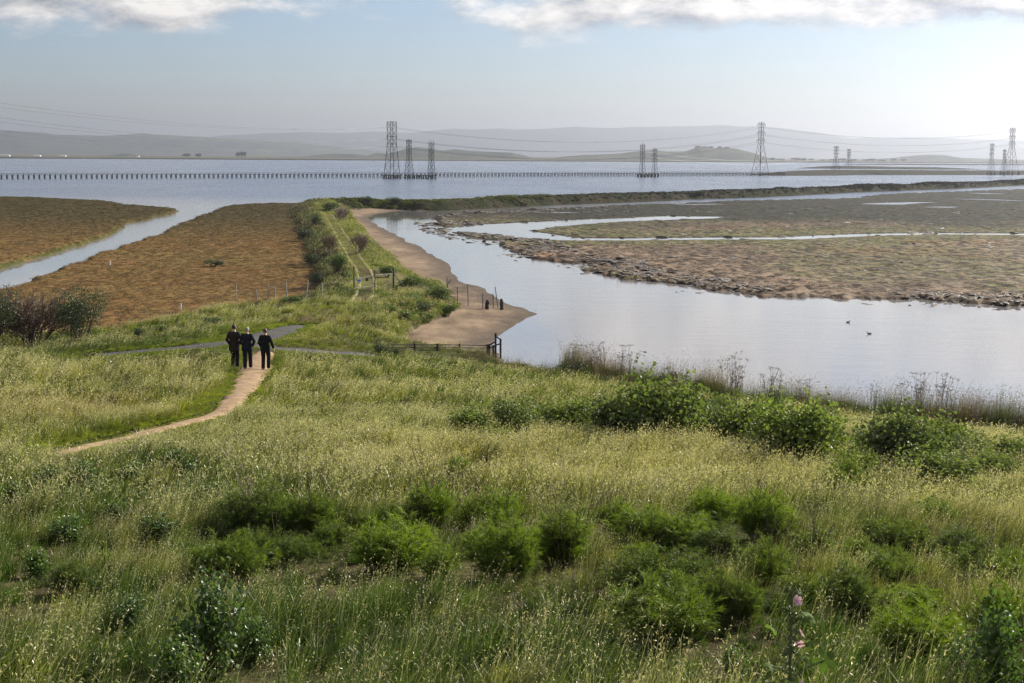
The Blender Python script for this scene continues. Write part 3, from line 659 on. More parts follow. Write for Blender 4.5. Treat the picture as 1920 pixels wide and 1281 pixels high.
WIND = np.array([0.34, 0.05])
def grass_clump(seed, n, R, h, w, nheads, hs, mat, lean=0.45, curl=0.18, WIND=WIND):
    rng = np.random.default_rng(seed); acc = Acc()
    a = rng.uniform(0, 2 * np.pi, n); r = R * np.sqrt(rng.uniform(0, 1, n)); base = np.stack([r * np.cos(a), r * np.sin(a), np.full(n, -0.03)], 1)
    H = h * rng.uniform(0.5, 1.0, n); L = rng.normal(0, lean * 0.6, (n, 2)) + WIND * 0.8
    add_blades(acc, base, H, w * rng.uniform(0.7, 1.2, n), L, 3, 0.0, rng, curl)
    if nheads:
        a = rng.uniform(0, 2 * np.pi, nheads); r = R * np.sqrt(rng.uniform(0, 1, nheads)); base = np.stack([r * np.cos(a), r * np.sin(a), np.full(nheads, -0.03)], 1)
        H = h * rng.uniform(0.95, 1.3, nheads); L = rng.normal(0, 0.16, (nheads, 2)) + WIND
        add_blades(acc, base, H, np.full(nheads, w * 0.45), L, 3, 0.55, rng, 0.12)
        for k in range(4):
            s = 0.68 + 0.09 * k + rng.uniform(-0.02, 0.02)
            c = blade_point(base, H, L, min(s, 1.0), 0.12) + rng.normal(0, hs * 0.35, (nheads, 3))
            ax = unit(np.stack([rng.normal(0.35, 0.5, nheads), rng.normal(0, 0.5, nheads), rng.normal(0.1, 0.8, nheads)], 1))
            add_diamonds(acc, c, ax, hs * rng.uniform(0.8, 1.4, nheads), hs * 0.30, rng, 1.0, rng.uniform(0.55, 1.0, 1)[0])
    me = acc.mesh('grass_clump'); me.materials.append(mat); return me
def fld_sample(n, y0, y1, spread=0.405, pad=2.5, rng=RNG):
    y = np.sqrt(rng.uniform(y0 ** 2, y1 ** 2, n)); x = rng.uniform(-1, 1, n) * (spread * y + pad); return x, y

# broad colour patches of the meadow (image place, radius in m, colour, weight)
G_OLIVE = np.array((0.120, 0.146, 0.010)); G_GREEN = np.array((0.044, 0.082, 0.009)); G_STRAW = np.array((0.225, 0.207, 0.066)); G_RUST = np.array((0.20, 0.115, 0.038)); G_LIME = np.array((0.150, 0.178, 0.014)); G_DARK = np.array((0.045, 0.072, 0.018)); G_GOLD = np.array((0.24, 0.18, 0.035))
PATCH = [(200, 700, 9, G_STRAW, 0.75), (60, 690, 8, G_STRAW, 0.5), (360, 720, 6, G_STRAW, 0.6), (170, 765, 3.2, G_RUST, 0.8), (110, 795, 3, G_RUST, 0.55), (90, 835, 4.0, G_LIME, 0.75), (250, 805, 3.0, G_LIME, 0.7), (400, 765, 2.5, G_LIME, 0.8), (445, 715, 1.6, G_LIME, 0.85),
         (330, 815, 3, G_GREEN, 0.8), (520, 760, 2.5, G_LIME, 0.7), (660, 720, 7, G_STRAW, 0.6), (800, 740, 8, G_STRAW, 0.45), (720, 830, 6, G_STRAW, 0.5), (900, 860, 5, G_STRAW, 0.55), (1080, 850, 4, G_STRAW, 0.6), (620, 900, 4, G_RUST, 0.35), (1220, 880, 4, G_STRAW, 0.7), (1440, 900, 5, G_STRAW, 0.75),
         (1700, 930, 4, G_STRAW, 0.5), (1850, 920, 4, G_STRAW, 0.5), (1150, 720, 5, G_LIME, 0.85), (1300, 745, 4, G_GOLD, 0.7), (1450, 775, 5, G_GOLD, 0.5), (950, 700, 7, G_LIME, 0.6), (800, 690, 8, G_GREEN, 0.7), (700, 672, 6, G_GREEN, 0.8), (1880, 840, 5, G_GOLD, 0.6), (1700, 820, 5, G_LIME, 0.5),
         (1250, 800, 6, G_GREEN, 0.7), (1000, 790, 5, G_GREEN, 0.55), (1600, 850, 6, G_GREEN, 0.6), (300, 660, 5, G_GREEN, 0.6), (450, 620, 6, G_LIME, 0.6), (330, 635, 6, G_GREEN, 0.75), (200, 650, 5, G_GREEN, 0.7), (560, 590, 5, G_LIME, 0.8), (640, 620, 5, G_OLIVE, 0.6), (560, 633, 3, G_GOLD, 0.5), (620, 580, 4, G_LIME, 0.8), (700, 590, 5, G_LIME, 0.6),
         (760, 570, 4, G_GREEN, 0.5), (830, 580, 3, G_STRAW, 0.6), (600, 605, 3, G_GOLD, 0.4), (150, 1000, 3, G_STRAW, 0.5), (350, 930, 3.5, G_GREEN, 0.5), (150, 900, 3, G_GREEN, 0.6), (80, 1150, 2.0, G_DARK, 0.7), (200, 1240, 1.5, G_DARK, 0.6), (700, 1150, 2.2, G_OLIVE, 0.5), (900, 1120, 1.6, G_RUST, 0.4), (1150, 1100, 1.5, G_RUST, 0.35), (560, 1200, 2, G_GREEN, 0.4), (1050, 1220, 2, G_OLIVE, 0.5), (1400, 1230, 1.2, G_GREEN, 0.5), (1600, 1000, 2, G_STRAW, 0.4), (60, 960, 3.5, G_GREEN, 0.7), (250, 960, 3, G_GREEN, 0.6), (420, 860, 3, G_GREEN, 0.6), (300, 1150, 2, G_GREEN, 0.5), (1200, 715, 6, G_LIME, 0.8), (1020, 730, 6, G_LIME, 0.6), (860, 720, 6, G_OLIVE, 0.6), (500, 1120, 2.2, G_GREEN, 0.7), (850, 1200, 2.0, G_GREEN, 0.65), (1150, 1250, 1.8, G_GREEN, 0.65), (250, 1080, 2.2, G_GREEN, 0.7), (1520, 1200, 1.8, G_GREEN, 0.65), (700, 1260, 1.8, G_DARK, 0.6), (1000, 1000, 2.4, G_GREEN, 0.5), (1650, 1000, 2.4, G_GREEN, 0.5), (380, 1000, 2.6, G_GREEN, 0.6)]
PATCH = [(ground_at(a, b)[:2], r, c, w) for a, b, r, c, w in PATCH]
def meadow_hue(x, y):
    n1 = fbm(x * 0.16, y * 0.16, 201, 3); n2 = fbm(x * 0.6, y * 0.6, 203, 3); n3 = fbm(x * 1.7, y * 1.7, 205, 2)
    c = lerp(np.broadcast_to(G_OLIVE, x.shape + (3,)), G_GREEN, sstep(0.42, 0.62, n1)); c = lerp(c, G_STRAW, sstep(0.5, 0.7, n2) * 0.75)
    for (p, r, col, w) in PATCH:
        d = np.hypot(x - p[0], (y - p[1]) * 0.8); c = lerp(c, col, w * (0.7 if col is G_STRAW else 1.0) * np.exp(-(d / r) ** 2) * np.clip(0.45 + n2 * 1.1, 0, 1))
    c = lerp(c, G_GREEN, sstep(0.60, 0.75, n3) * 0.5); c = lerp(c, G_STRAW, sstep(0.62, 0.78, 1 - n3) * 0.45)
    pd = path_d(x, y); c = lerp(c, G_LIME * 1.15, (1 - sstep(0.1, 1.1, pd)) * 0.6)
    return c * np.exp(RNG.normal(0, 0.28, x.shape))[..., None]
def wind_rot(n, rng=RNG, tilt=0.12):
    return np.stack([rng.normal(0, tilt, n), rng.normal(0, tilt, n), rng.normal(0, 0.55, n)], 1)

CLEAR = []      # spots where bushes stand: the grass is thin there
# ------------------------------------------------------------------ individual plants
def fennel_meshes(seed, R=0.55, H=0.75, nst=46, spread=0.9):
    rng = np.random.default_rng(seed); fo = Acc(); st = Acc()
    subs = [(R * rng.uniform(0.1, 0.62), rng.uniform(0, 2 * np.pi), rng.uniform(0.42, 0.66), rng.uniform(0.55, 1.0)) for _ in range(4)]; subs[0] = (R * 0.15, subs[0][1], 0.7, 1.0)
    for i in range(nst):
        so_, sa_, sr_, sh_ = subs[i % 4]; cxy = np.array([math.cos(sa_) * so_, math.sin(sa_) * so_])
        a = rng.uniform(0, 2 * np.pi); out = R * sr_ * math.sqrt(rng.uniform(0, 1)); hh = H * sh_ * rng.uniform(0.66, 1.08) * (1 - 0.42 * (out / (R * sr_)) ** 2)
        tip = np.array([cxy[0] + math.cos(a) * out + 0.05, cxy[1] + math.sin(a) * out, hh]); b = np.array([cxy[0] * 0.7 + math.cos(a) * out * 0.22, cxy[1] * 0.7 + math.sin(a) * out * 0.22, -0.05])
        mid = (b + tip) / 2 + np.array([0, 0, hh * 0.12]); s = np.linspace(0, 1, 6)[:, None]
        pts = b * (1 - s) ** 2 + 2 * mid * s * (1 - s) + tip * s ** 2
        add_tube(st, pts, 0.006, 0.002, 3, 0.5)
        axis = unit(tip - mid)
        nf = 9
        for k in range(nf):
            u = 0.25 + 0.75 * k / (nf - 1); c = b * (1 - u) ** 2 + 2 * mid * u * (1 - u) + tip * u * u
            fa = unit(axis * 0.7 + rdir(rng, 1)[0] * 0.9 + np.array([0.12, 0, 0.25])); m = 22
            L = rng.uniform(0.05, 0.14, m) * (1.15 - 0.3 * u); dv = unit(fa[None] + rdir(rng, m) * 0.62)
            p0 = c[None] + fa[None] * rng.uniform(0, 0.09, m)[:, None]; sd = unit(np.cross(dv, rdir(rng, m))) * 0.0034
            tipz = p0 + dv * L[:, None]; tipz[:, 2] -= L * 0.15
            V = np.stack([p0 - sd, p0 + sd, tipz], 1); F = np.arange(m * 3).reshape(m, 3)
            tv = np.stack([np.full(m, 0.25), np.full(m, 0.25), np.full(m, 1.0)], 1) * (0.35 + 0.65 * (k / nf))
            fo.add(V, F, tv, 0.0)
    f = fo.mesh('fennel_foliage'); f.materials.append(M_FENNEL); s_ = st.mesh('fennel_stem'); s_.materials.append(M_STEMG); return f, s_
def stalk_mesh(seed, n=14, H=1.1, R=0.3, umbel=False, lean=0.25, r=0.0045, mat=None):
    rng = np.random.default_rng(seed); acc = Acc(); um = Acc()
    for i in range(n):
        a = rng.uniform(0, 2 * np.pi); b = np.array([math.cos(a), math.sin(a), 0]) * R * rng.uniform(0.1, 1) * 0.5; h = H * rng.uniform(0.6, 1.1)
        d = np.array([rng.normal(0.12, lean), rng.normal(0, lean), 1.0]); s = np.linspace(0, 1, 6)
        pts = b[None] + np.stack([d[0] * h * s ** 1.3, d[1] * h * s ** 1.3, h * s], 1) + rng.normal(0, 0.008, (6, 3)); pts[0, 2] = -0.05
        add_tube(acc, pts, r, r * 0.45, 3, 0.5)
        for k in range(rng.integers(1, 4)):
            u = rng.uniform(0.45, 0.9); q = pts[int(u * 5)]; e = q + np.array([rng.normal(0, 0.12), rng.normal(0, 0.1), rng.uniform(0.12, 0.3)]) * H * 0.8
            add_tube(acc, np.stack([q, (q + e) / 2 + rng.normal(0, 0.01, 3), e]), r * 0.55, r * 0.35, 3, 0.7)
            tips = [e] if not umbel else [e]
            if umbel:
                for w in range(7):
                    g = e + np.array([rng.normal(0, 0.05), rng.normal(0, 0.05), rng.uniform(0.02, 0.06)]); add_tube(um, np.stack([e, g]), r * 0.3, r * 0.3, 3, 0.8)
                    add_leaves(um, g[None], np.array([[0.0, 0.0, 1.0]]), 0.03, rng, 0, 0.1, 4)
        if umbel:
            e = pts[-1]
            for w in range(9):
                g = e + np.array([rng.normal(0, 0.06), rng.normal(0, 0.06), rng.uniform(0.03, 0.07)]); add_tube(um, np.stack([e, g]), r * 0.3, r * 0.3, 3, 0.8); add_leaves(um, g[None], np.array([[0.0, 0.0, 1.0]]), 0.035, rng, 0, 0.1, 4)
    m1 = acc.mesh('stalks'); m1.materials.append(mat or M_TWIG)
    m2 = None
    if umbel: m2 = um.mesh('seed_heads'); m2.materials.append(mat or M_TWIG)
    return m1, m2
def mallow_meshes(seed, R=0.5, H=0.9, nst=16, leaf=0.065, per=38, mat=None):
    rng = np.random.default_rng(seed); fo = Acc(); st = Acc()
    for i in range(nst):
        a = rng.uniform(0, 2 * np.pi); out = R * rng.uniform(0.15, 1.0); h = H * rng.uniform(0.6, 1.08) * (1 - 0.3 * (out / R) ** 2)
        b = np.array([math.cos(a), math.sin(a), 0]) * out * 0.3; b[2] = -0.05; tip = np.array([math.cos(a) * out, math.sin(a) * out, h]); s = np.linspace(0, 1, 6)[:, None]
        pts = b * (1 - s) + tip * s + np.array([0, 0, 0.1 * H]) * np.sin(s * np.pi); add_tube(st, pts, 0.009, 0.003, 4, 0.5)
        u = rng.uniform(0.12, 1.05, per); c = b[None] * (1 - u)[:, None] + tip[None] * u[:, None] + np.array([0, 0, 0.1 * H]) * np.sin(np.clip(u, 0, 1) * np.pi)[:, None]
        c = c + rng.normal(0, R * 0.16, (per, 3)); c[:, 2] = np.maximum(c[:, 2], 0.04)
        nrm = unit(rdir(rng, per) * 0.75 + np.array([0, 0, 0.75])); add_leaves(fo, c, nrm, leaf * rng.uniform(0.6, 1.25, per), rng, 0, 0.16, 6)
    f = fo.mesh('leaves'); f.materials.append(mat or M_MALLOW); s_ = st.mesh('stem'); s_.materials.append(M_STEMG); return f, s_
def shrub_meshes(seed, R=1.0, H=1.3, nl=2600, leaf=0.09, mat=None, lobes=9):
    rng = np.random.default_rng(seed); fo = Acc(); st = Acc()
    C = []
    for i in range(lobes):
        a = rng.uniform(0, 2 * np.pi); o = R * 0.62 * math.sqrt(rng.uniform(0, 1)); C.append((math.cos(a) * o, math.sin(a) * o, H * rng.uniform(0.35, 0.78), R * rng.uniform(0.3, 0.5)))
    for (x, y, z, r) in C:
        k = nl // lobes; d = rdir(rng, k); rr = r * rng.uniform(0.45, 1.08, k) ** 0.7
        c = np.array([x, y, z]) + d * rr[:, None] * np.array([1, 1, 0.75]); c[:, 2] = np.maximum(c[:, 2], 0.03)
        add_leaves(fo, c, unit(d + rdir(rng, k) * 0.9), leaf * rng.uniform(0.5, 1.3, k), rng, 0, 0.12, 4, 0.55)
        b = np.array([x * 0.15, y * 0.15, -0.1]); e = np.array([x, y, z]); s = np.linspace(0, 1, 5)[:, None]; add_tube(st, b * (1 - s) + e * s + rng.normal(0, 0.03, (5, 3)), 0.035 * R, 0.012 * R, 5, 0.4)
    f = fo.mesh('foliage'); f.materials.append(mat or M_SHRUB); s_ = st.mesh('branches'); s_.materials.append(M_TWIG); return f, s_
def twig_mesh(seed, R=1.2, H=1.6, mat=None, depth=4, r0=0.03, kids=(4, 6)):
    rng = np.random.default_rng(seed); acc = Acc()
    def grow(p, d, L, r, k):
        s = np.linspace(0, 1, 4)[:, None]; e = p + d * L; pts = p * (1 - s) + e * s + rng.normal(0, L * 0.04, (4, 3)); pts[0] = p
        add_tube(acc, pts, r, r * 0.6, 3, rng.uniform(0, 1))
        if k == 0: return
        for q in range(rng.integers(*kids)):
            u = rng.uniform(0.45, 1.0); grow(p + d * L * u, unit(d + rng.normal(0, 0.5, 3) + np.array([0.0, 0, 0.18])), L * rng.uniform(0.5, 0.75), r * 0.55, k - 1)
    for i in range(7):
        a = rng.uniform(0, 2 * np.pi); d = unit(np.array([math.cos(a) * R / H * rng.uniform(0.2, 1), math.sin(a) * R / H * rng.uniform(0.2, 1), 1.0])); grow(np.array([d[0] * 0.1, d[1] * 0.1, -0.1]), d, H * 0.42, r0, depth - 1)
    m = acc.mesh('twigs'); m.materials.append(mat or M_TWIG); return m

def plant(name, parts, loc, s, rz, label, cat, group, sq=(1, 1, 1)):
    o = empty(name, loc, rz); o.scale = (s * sq[0], s * sq[1], s * sq[2]); tag(o, label, cat, group)
    for pn, me in parts:
        if me is not None:
            c_ = link(pn, me, None, o)
            if pn in ('seed_heads', 'stalks', 'stems', 'foliage', 'leaves', 'twigs', 'branches'): c_['kind'] = 'stuff'
    return o
FEN = [fennel_meshes(500 + q, 0.52 + 0.05 * (q % 3), 0.70 + 0.08 * (q % 2), 84 + 4 * (q % 3)) for q in range(5)]
FEN_TALL = [fennel_meshes(520 + q, 0.36, 0.95, 64) for q in range(2)]
STK = [stalk_mesh(540 + q, 15, 1.15, 0.35, False, 0.26) for q in range(4)]
G_F = 'fennel bushes scattered over the near hillside'
def fennel(px, pyb, wpx, hpx, label, k, tall=False, stalks=None):
    """image place of the foot, width and height in image pixels of the bush"""
    g = ground_at(px, pyb); sc = FPX / g[1]; w = wpx / sc; h = hpx / sc * 1.36; w *= 1.6
    f, s_ = (FEN_TALL[k % 2] if tall else FEN[k % 5]); R = (0.40 if tall else 0.60); HH = (0.98 if tall else 0.80)
    sx = w / 2 / R; sz = h / HH; CLEAR.append((g[0], g[1], w / 2))
    o = plant('fennel_bush', [('foliage', f), ('stems', s_)], g, 1.0, random.uniform(0, 6.28), label, 'fennel bush', G_F, (sx * random.uniform(0.9, 1.15), sx * random.uniform(0.8, 1.0), sz * random.uniform(0.88, 1.08)))
    if stalks is not None: d = link('dry_stalks', STK[stalks % 4][0], None, o); d.scale = (1, 1, 0.95 * HH / 0.8 * 1.15)
    return o
# (x, foot y, width, height)
FENNELS = [
 (482, 1000, 135, 92, 'dark round fennel bush with bright top, leftmost of the upper fennel row', 0, False, 0),
 (590, 1000, 105, 62, 'low bright fennel clump just right of the dark round leftmost bush', 1, False, 1),
 (425, 1095, 120, 92, 'dark shaded fennel bush above the leafy mallow at bottom left', 2, False, None),
 (520, 1062, 95, 62, 'small fennel clump between the mallow bush and the dark central fennel', 3, False, None),
 (632, 1030, 60, 50, 'tiny fennel tuft left of the wide dark central fennel', 4, False, None),
 (735, 1072, 165, 98, 'wide dark fennel bush with bright crown, left of centre', 0, False, None),
 (852, 906, 60, 38, 'small lone bright fennel tuft above the fennel rows', 1, False, None),
 (805, 992, 85, 84, 'upright bright fennel with dark forked stalks, left of centre', 2, True, 2),
 (930, 992, 120, 68, 'fennel with dark hollow side and bright top, near the middle', 3, False, 3),
 (842, 1080, 90, 55, 'low bright fennel clump left of the round middle fennel', 4, False, None),
 (960, 1090, 118, 92, 'round bright green fennel bush in the middle of the slope', 1, False, None),
 (1062, 1066, 105, 100, 'fennel overgrown with tall dark dry stalks, near the middle', 2, True, 0),
 (1148, 1005, 60, 68, 'slim fennel leaning out beside the dark dry stalks', 3, True, 1),
 (1255, 1042, 135, 75, 'dark fennel bush with bright top, left in the right hand cluster', 4, False, None),
 (1330, 985, 88, 62, 'bright fennel highest in the right hand cluster', 0, False, None),
 (1425, 1012, 100, 78, 'lime green fennel at the right shoulder of the right hand cluster', 1, False, 2),
 (1345, 1062, 90, 72, 'mid green fennel in the heart of the right hand cluster', 2, True, None),
 (1262, 1118, 170, 75, 'broad fennel clump just above the biggest fennel', 3, False, None),
 (1250, 1200, 185, 115, 'biggest fennel bush, dark below with a bright crown', 0, False, None),
 (1375, 1175, 110, 88, 'fennel squeezed between the biggest fennel and the flowering mallow', 4, False, 3),
 (1440, 1100, 105, 72, 'fennel with crossing dry stalks above the flowering mallow', 2, False, 0),
 (1588, 1165, 95, 92, 'tall upright fennel right of the flowering mallow', 1, True, None),
 (1530, 1062, 80, 60, 'sparse fennel with straw coloured stalks right of the right hand cluster', 3, True, 1),
 (1675, 1026, 112, 52, 'fennel with dark notch in the right meadow', 4, False, None),
 (1748, 992, 92, 52, 'yellow green fennel highest in the far right group', 0, False, None),
 (1790, 1052, 120, 50, 'low dull fennel mound in the far right group', 1, False, None),
 (1655, 1098, 130, 70, 'loose feathery fennel below the dark notched one', 2, False, None),
 (1840, 1100, 110, 58, 'fennel with leaning dry stalks near the right edge', 3, False, 2),
 (1722, 1160, 112, 60, 'fennel with shaded underside left of the leafy mallow on the right', 4, False, None),
 (1718, 1240, 150, 95, 'large shaded fennel bush lowest on the right', 0, False, None),
 (1890, 1215, 105, 110, 'dark fennel cut by the right edge behind the mallow leaves', 2, False, None),
 (1572, 930, 90, 66, 'small very dark round bush alone in the pale grass', 3, False, None),
 (130, 1120, 90, 62, 'dim blurred fennel alone in the grass on the left', 1, False, None),
 (700, 1005, 75, 48, 'fennel tuft just above the wide dark central fennel', 4, False, None),
 (1895, 1085, 80, 52, 'fennel tuft at the right edge above the mallow leaves', 1, False, None),
 (472, 1048, 60, 40, 'tiny fennel tuft between the two leftmost dark fennels', 3, False, None), (575, 1042, 60, 36, 'thin fennel tuft under the low bright clump', 2, False, None), (795, 1048, 70, 42, 'fennel tuft right of the wide dark central fennel', 0, False, None), (895, 1040, 65, 44, 'fennel tuft below the hollow fennel', 1, False, 1),
 (1012, 1045, 60, 46, 'fennel tuft left of the dark dry stalks', 4, False, None), (1195, 1062, 62, 42, 'fennel tuft at the left foot of the right hand cluster', 2, False, None), (1318, 1022, 66, 44, 'fennel tuft inside the right hand cluster top', 3, False, None), (1610, 1060, 64, 44, 'fennel tuft left of the loose feathery fennel', 0, False, None),
 (1500, 1130, 70, 50, 'fennel tuft behind the flowering mallow', 4, False, 2), (1780, 1105, 72, 44, 'fennel tuft between the loose and leaning stalk fennels', 1, False, None)]
for (px, py, w, h, lb, k, tl, sk) in FENNELS: fennel(px, py, w, h, lb, k, tl, sk)
# free standing dry stalks
G_S = 'dry stalk clumps on the near hillside'
for (px, py, h, lb, k) in [(600, 935, 78, 'dark dry stalks above the low bright fennel clump', 0), (690, 925, 70, 'sparse dry stalks left of the lone bright fennel tuft', 1), (1090, 985, 75, 'thick tangle of reddish dry stalks in the middle', 2), (1020, 975, 60, 'reddish dry stalks right of the hollow fennel', 3), (1480, 1030, 80, 'dark dry stalks at the edge of the right hand cluster', 0), (1530, 1040, 70, 'slanting dry stalks above the upright fennel on the right', 1),
                           (1790, 1110, 70, 'slanting dry stalks in the far right fennel group', 2), (880, 960, 60, 'thin dry stalks between the upright and hollow fennels', 3), (560, 915, 60, 'dry stalks behind the dark round leftmost fennel', 2)]:
    g = ground_at(px, py); s = h / (FPX / g[1]) / 1.15
    plant('dry_stalk_clump', [('stalks', STK[k][0])], g, s * 1.15, random.uniform(0, 6.28), lb, 'dry stalks', G_S)
# mallow and other leafy weeds
MAL = [mallow_meshes(560 + q, 0.5, 0.95, 22, 0.075, 44) for q in range(3)]
MALF = [mallow_meshes(570 + q, 0.5, 0.95, 26, 0.095, 46) for q in range(3)]
G_M = 'leafy mallow bushes'
def mallow(px, py, w, h, lb, k, far=False):
    g = ground_at(px, py); sc = FPX / g[1]; sx = w / sc / 1.05; sz = h / sc / 0.98; CLEAR.append((g[0], g[1], w / sc / 2)); f, s_ = (MALF if far else MAL)[k % 3]
    return plant('mallow_bush', [('leaves', f), ('stems', s_)], g, 1.0, random.uniform(0, 6.28), lb, 'mallow bush', G_M, (sx, sx, sz))
for a in [(395, 1275, 165, 215, 'tall glossy leaved mallow bush at the bottom left', 0), (330, 1310, 120, 130, 'low mallow sprawl at the bottom edge left of the glossy mallow', 1), (1860, 1320, 150, 215, 'leafy mallow bush in the bottom right corner', 2), (1790, 1300, 90, 110, 'small mallow at the foot of the bottom right corner mallow', 0), (1375, 1275, 75, 75, 'little mallow with round leaves left of the flowering one', 1),
          (90, 930, 75, 60, 'dark leaved weed patch below the dirt path at left', 2), (335, 898, 95, 62, 'dark leafy weed just below the lower path', 0), (250, 905, 70, 45, 'low leafy weeds left of the dark leafy weed', 1), (215, 985, 80, 50, 'leafy weed in the shaded grass on the left', 2), (30, 960, 70, 60, 'leafy weed at the left edge', 0), (130, 1020, 90, 62, 'leafy weed tangle right of the left edge weeds', 1), (300, 1020, 95, 60, 'leafy weed tangle above the bottom left mallow', 2), (70, 1085, 80, 60, 'leafy weed left of the dim fennel', 0), (165, 915, 85, 52, 'dark leafy weeds under the lower end of the path', 2), (410, 945, 80, 48, 'leafy weed left of the dark round fennel', 1), (250, 1190, 100, 80, 'leafy weed beside the bottom left mallow', 2), (480, 1250, 95, 110, 'leafy weed right of the bottom left mallow', 1)]: mallow(*a)
M_THICK = plant_mat('thicket_leaf', (0.08, 0.115, 0.026), (0.15, 0.19, 0.045), trans=0.45, gloss=0.035, rough=0.45, rnd=0.22)
THK = [shrub_meshes(580, 1.0, 1.3, 4600, 0.10, M_THICK, 15), mallow_meshes(581, 0.95, 1.3, 60, 0.10, 62, M_THICK), mallow_meshes(582, 0.95, 1.35, 56, 0.09, 70, M_THICK)]
def thicket(px, py, w, h, lb, k):
    g = ground_at(px, py); sc = FPX / g[1]; f, s_ = THK[k % 3]; CLEAR.append((g[0], g[1], w / sc / 2))
    plant('leafy_bush', [('foliage', f), ('branches', s_)], g, 1.0, random.uniform(0, 6.28), lb, 'bush', 'leafy bushes above the shore', (w / sc / 1.4, w / sc / 1.7, h / sc / 1.18 * random.uniform(0.8, 1.1)))
for a in [(970, 818, 105, 66, 'leafy bush at the left end of the green thicket', 0), (880, 818, 75, 44, 'low leafy weed left of the green thicket', 1), (1165, 832, 100, 92, 'tall leafy bush opening the green thicket', 1), (1240, 842, 140, 112, 'tallest pale green bush in the thicket', 2), (1325, 840, 130, 100, 'broad bush in the middle of the thicket', 0), (1405, 850, 105, 100, 'bush left of the dark thicket end', 1), (1488, 882, 150, 112, 'dark dense bush at the right end of the thicket', 2), (1548, 868, 85, 95, 'leafy bush behind the dark thicket end', 0),
          (1690, 895, 130, 110, 'large leafy bush in the right meadow', 1), (1755, 930, 140, 80, 'wide low leafy bush in front of the large right one', 2), (1818, 885, 105, 85, 'leafy bush right of the large right one', 0), (1065, 815, 100, 58, 'small leafy bush between the thicket parts', 2), (1600, 905, 70, 55, 'small leafy weed below the thicket gap', 1), (1900, 880, 80, 50, 'leafy bush at the right edge by the reeds', 2), (1015, 800, 70, 40, 'low bush behind the left end of the thicket', 1), (1115, 812, 75, 62, 'bush left of the one opening the thicket', 0), (1200, 815, 90, 78, 'bush behind the tallest pale green one', 1), (1290, 820, 90, 85, 'bush behind the broad middle one', 2), (1365, 828, 85, 84, 'bush between the broad middle one and the dark end', 0), (1450, 845, 80, 95, 'bush tucked behind the dark thicket end', 1), (1630, 880, 85, 70, 'bush left of the large right one', 0), (1770, 872, 85, 72, 'bush behind the wide low right one', 1), (1860, 905, 75, 52, 'low bush near the right edge below the reeds', 2), (760, 812, 60, 26, 'small low weed clump in the middle of the meadow', 0), (930, 835, 60, 34, 'dark low weed below the left end of the thicket', 2)]: thicket(*a)
# foreground flowering mallow: stem, big leaves, pink flowers
g = ground_at(1490, 1420); fm = at_dist(1490, 1281, 4.2); base = np.array([fm[0], 4.2, hz(fm[0], 4.2)])
top = at_dist(1484, 1105, 4.2); Ht = top[2] - base[2]; rng = np.random.default_rng(91)
root = empty('flowering_mallow', base); tag(root, 'tall mallow with pink flowers and big leaves, close at the bottom', 'mallow plant')
st = Acc(); s = np.linspace(0, 1, 10)[:, None]; stem = np.array([0, 0, -0.05]) * (1 - s) + np.array([top[0] - base[0], 0, Ht]) * s + rng.normal(0, 0.004, (10, 3)); add_tube(st, stem, 0.010, 0.004, 6, 0.6)
M_FLEAF = plant_mat('flower_stalk_leaf', (0.06, 0.105, 0.02), (0.11, 0.17, 0.035), trans=0.45, gloss=0.015, rough=0.6, rnd=0.05)
M_PETAL = plant_mat('mallow_petal', (0.42, 0.20, 0.38), (0.55, 0.36, 0.54), trans=0.4, gloss=0.03, rnd=0.05); M_BUD = plant_mat('mallow_bud', (0.10, 0.13, 0.05), (0.14, 0.17, 0.08), trans=0.2, gloss=0.05, rnd=0.05)
def lobed_leaf(size, mat, seed):
    rg = np.random.default_rng(seed); acc = Acc(); k = 22; a = np.linspace(-np.pi * 0.93, np.pi * 0.93, k); r = size * 0.5 * (0.82 + 0.18 * np.cos(a * 5)) * (1 - 0.12 * np.abs(a) / np.pi)
    V = [np.zeros(3)]
    for q, m in ((0.55, 0.10), (1.0, 0.05)):
        V += [np.array([math.cos(t_) * r_ * q, math.sin(t_) * r_ * q, size * (m * q - 0.10 * q * q * (1 + 0.6 * math.cos(t_ * 5))) + rg.uniform(-0.01, 0.01) * size]) for t_, r_ in zip(a, r)]
    F = [(0, 1 + j, 2 + j) for j in range(k - 1)]
    for j in range(k - 1): F += [(1 + j, 1 + k + j, 2 + k + j), (1 + j, 2 + k + j, 2 + j)]
    acc.add(np.array(V), np.array(F), rg.uniform(0.2, 0.8), 0.0); me = acc.mesh('leaf', True); me.materials.append(mat); return me
def petal_mesh():
    acc = Acc()
    for j in range(5):
        a = j * 2 * np.pi / 5; c, s_ = math.cos(a), math.sin(a); P = []
        for u, w, z in ((0.0, 0.10, 0), (0.5, 0.34, 0.10), (0.9, 0.42, 0.28), (1.0, 0.0, 0.26)):
            for sg in ((-1, 1) if w else (0,)):
                P.append((c * u - s_ * w * sg, s_ * u + c * w * sg, z))
        acc.add(np.array(P) * 0.0165, np.array([(0, 1, 3), (0, 3, 2), (2, 3, 5), (2, 5, 4), (4, 5, 6)]), np.array([0, 0, .5, .5, 1, 1, 1.0]), 0.0)
    me = acc.mesh('flower', True); me.materials.append(M_PETAL); return me
PET = petal_mesh()
bud = Acc()
def pt_on(u): return np.array([np.interp(u, np.linspace(0, 1, 10), stem[:, q]) for q in range(3)])
def u_at(py): return (at_dist(1490, py, 4.2)[2] - base[2]) / Ht
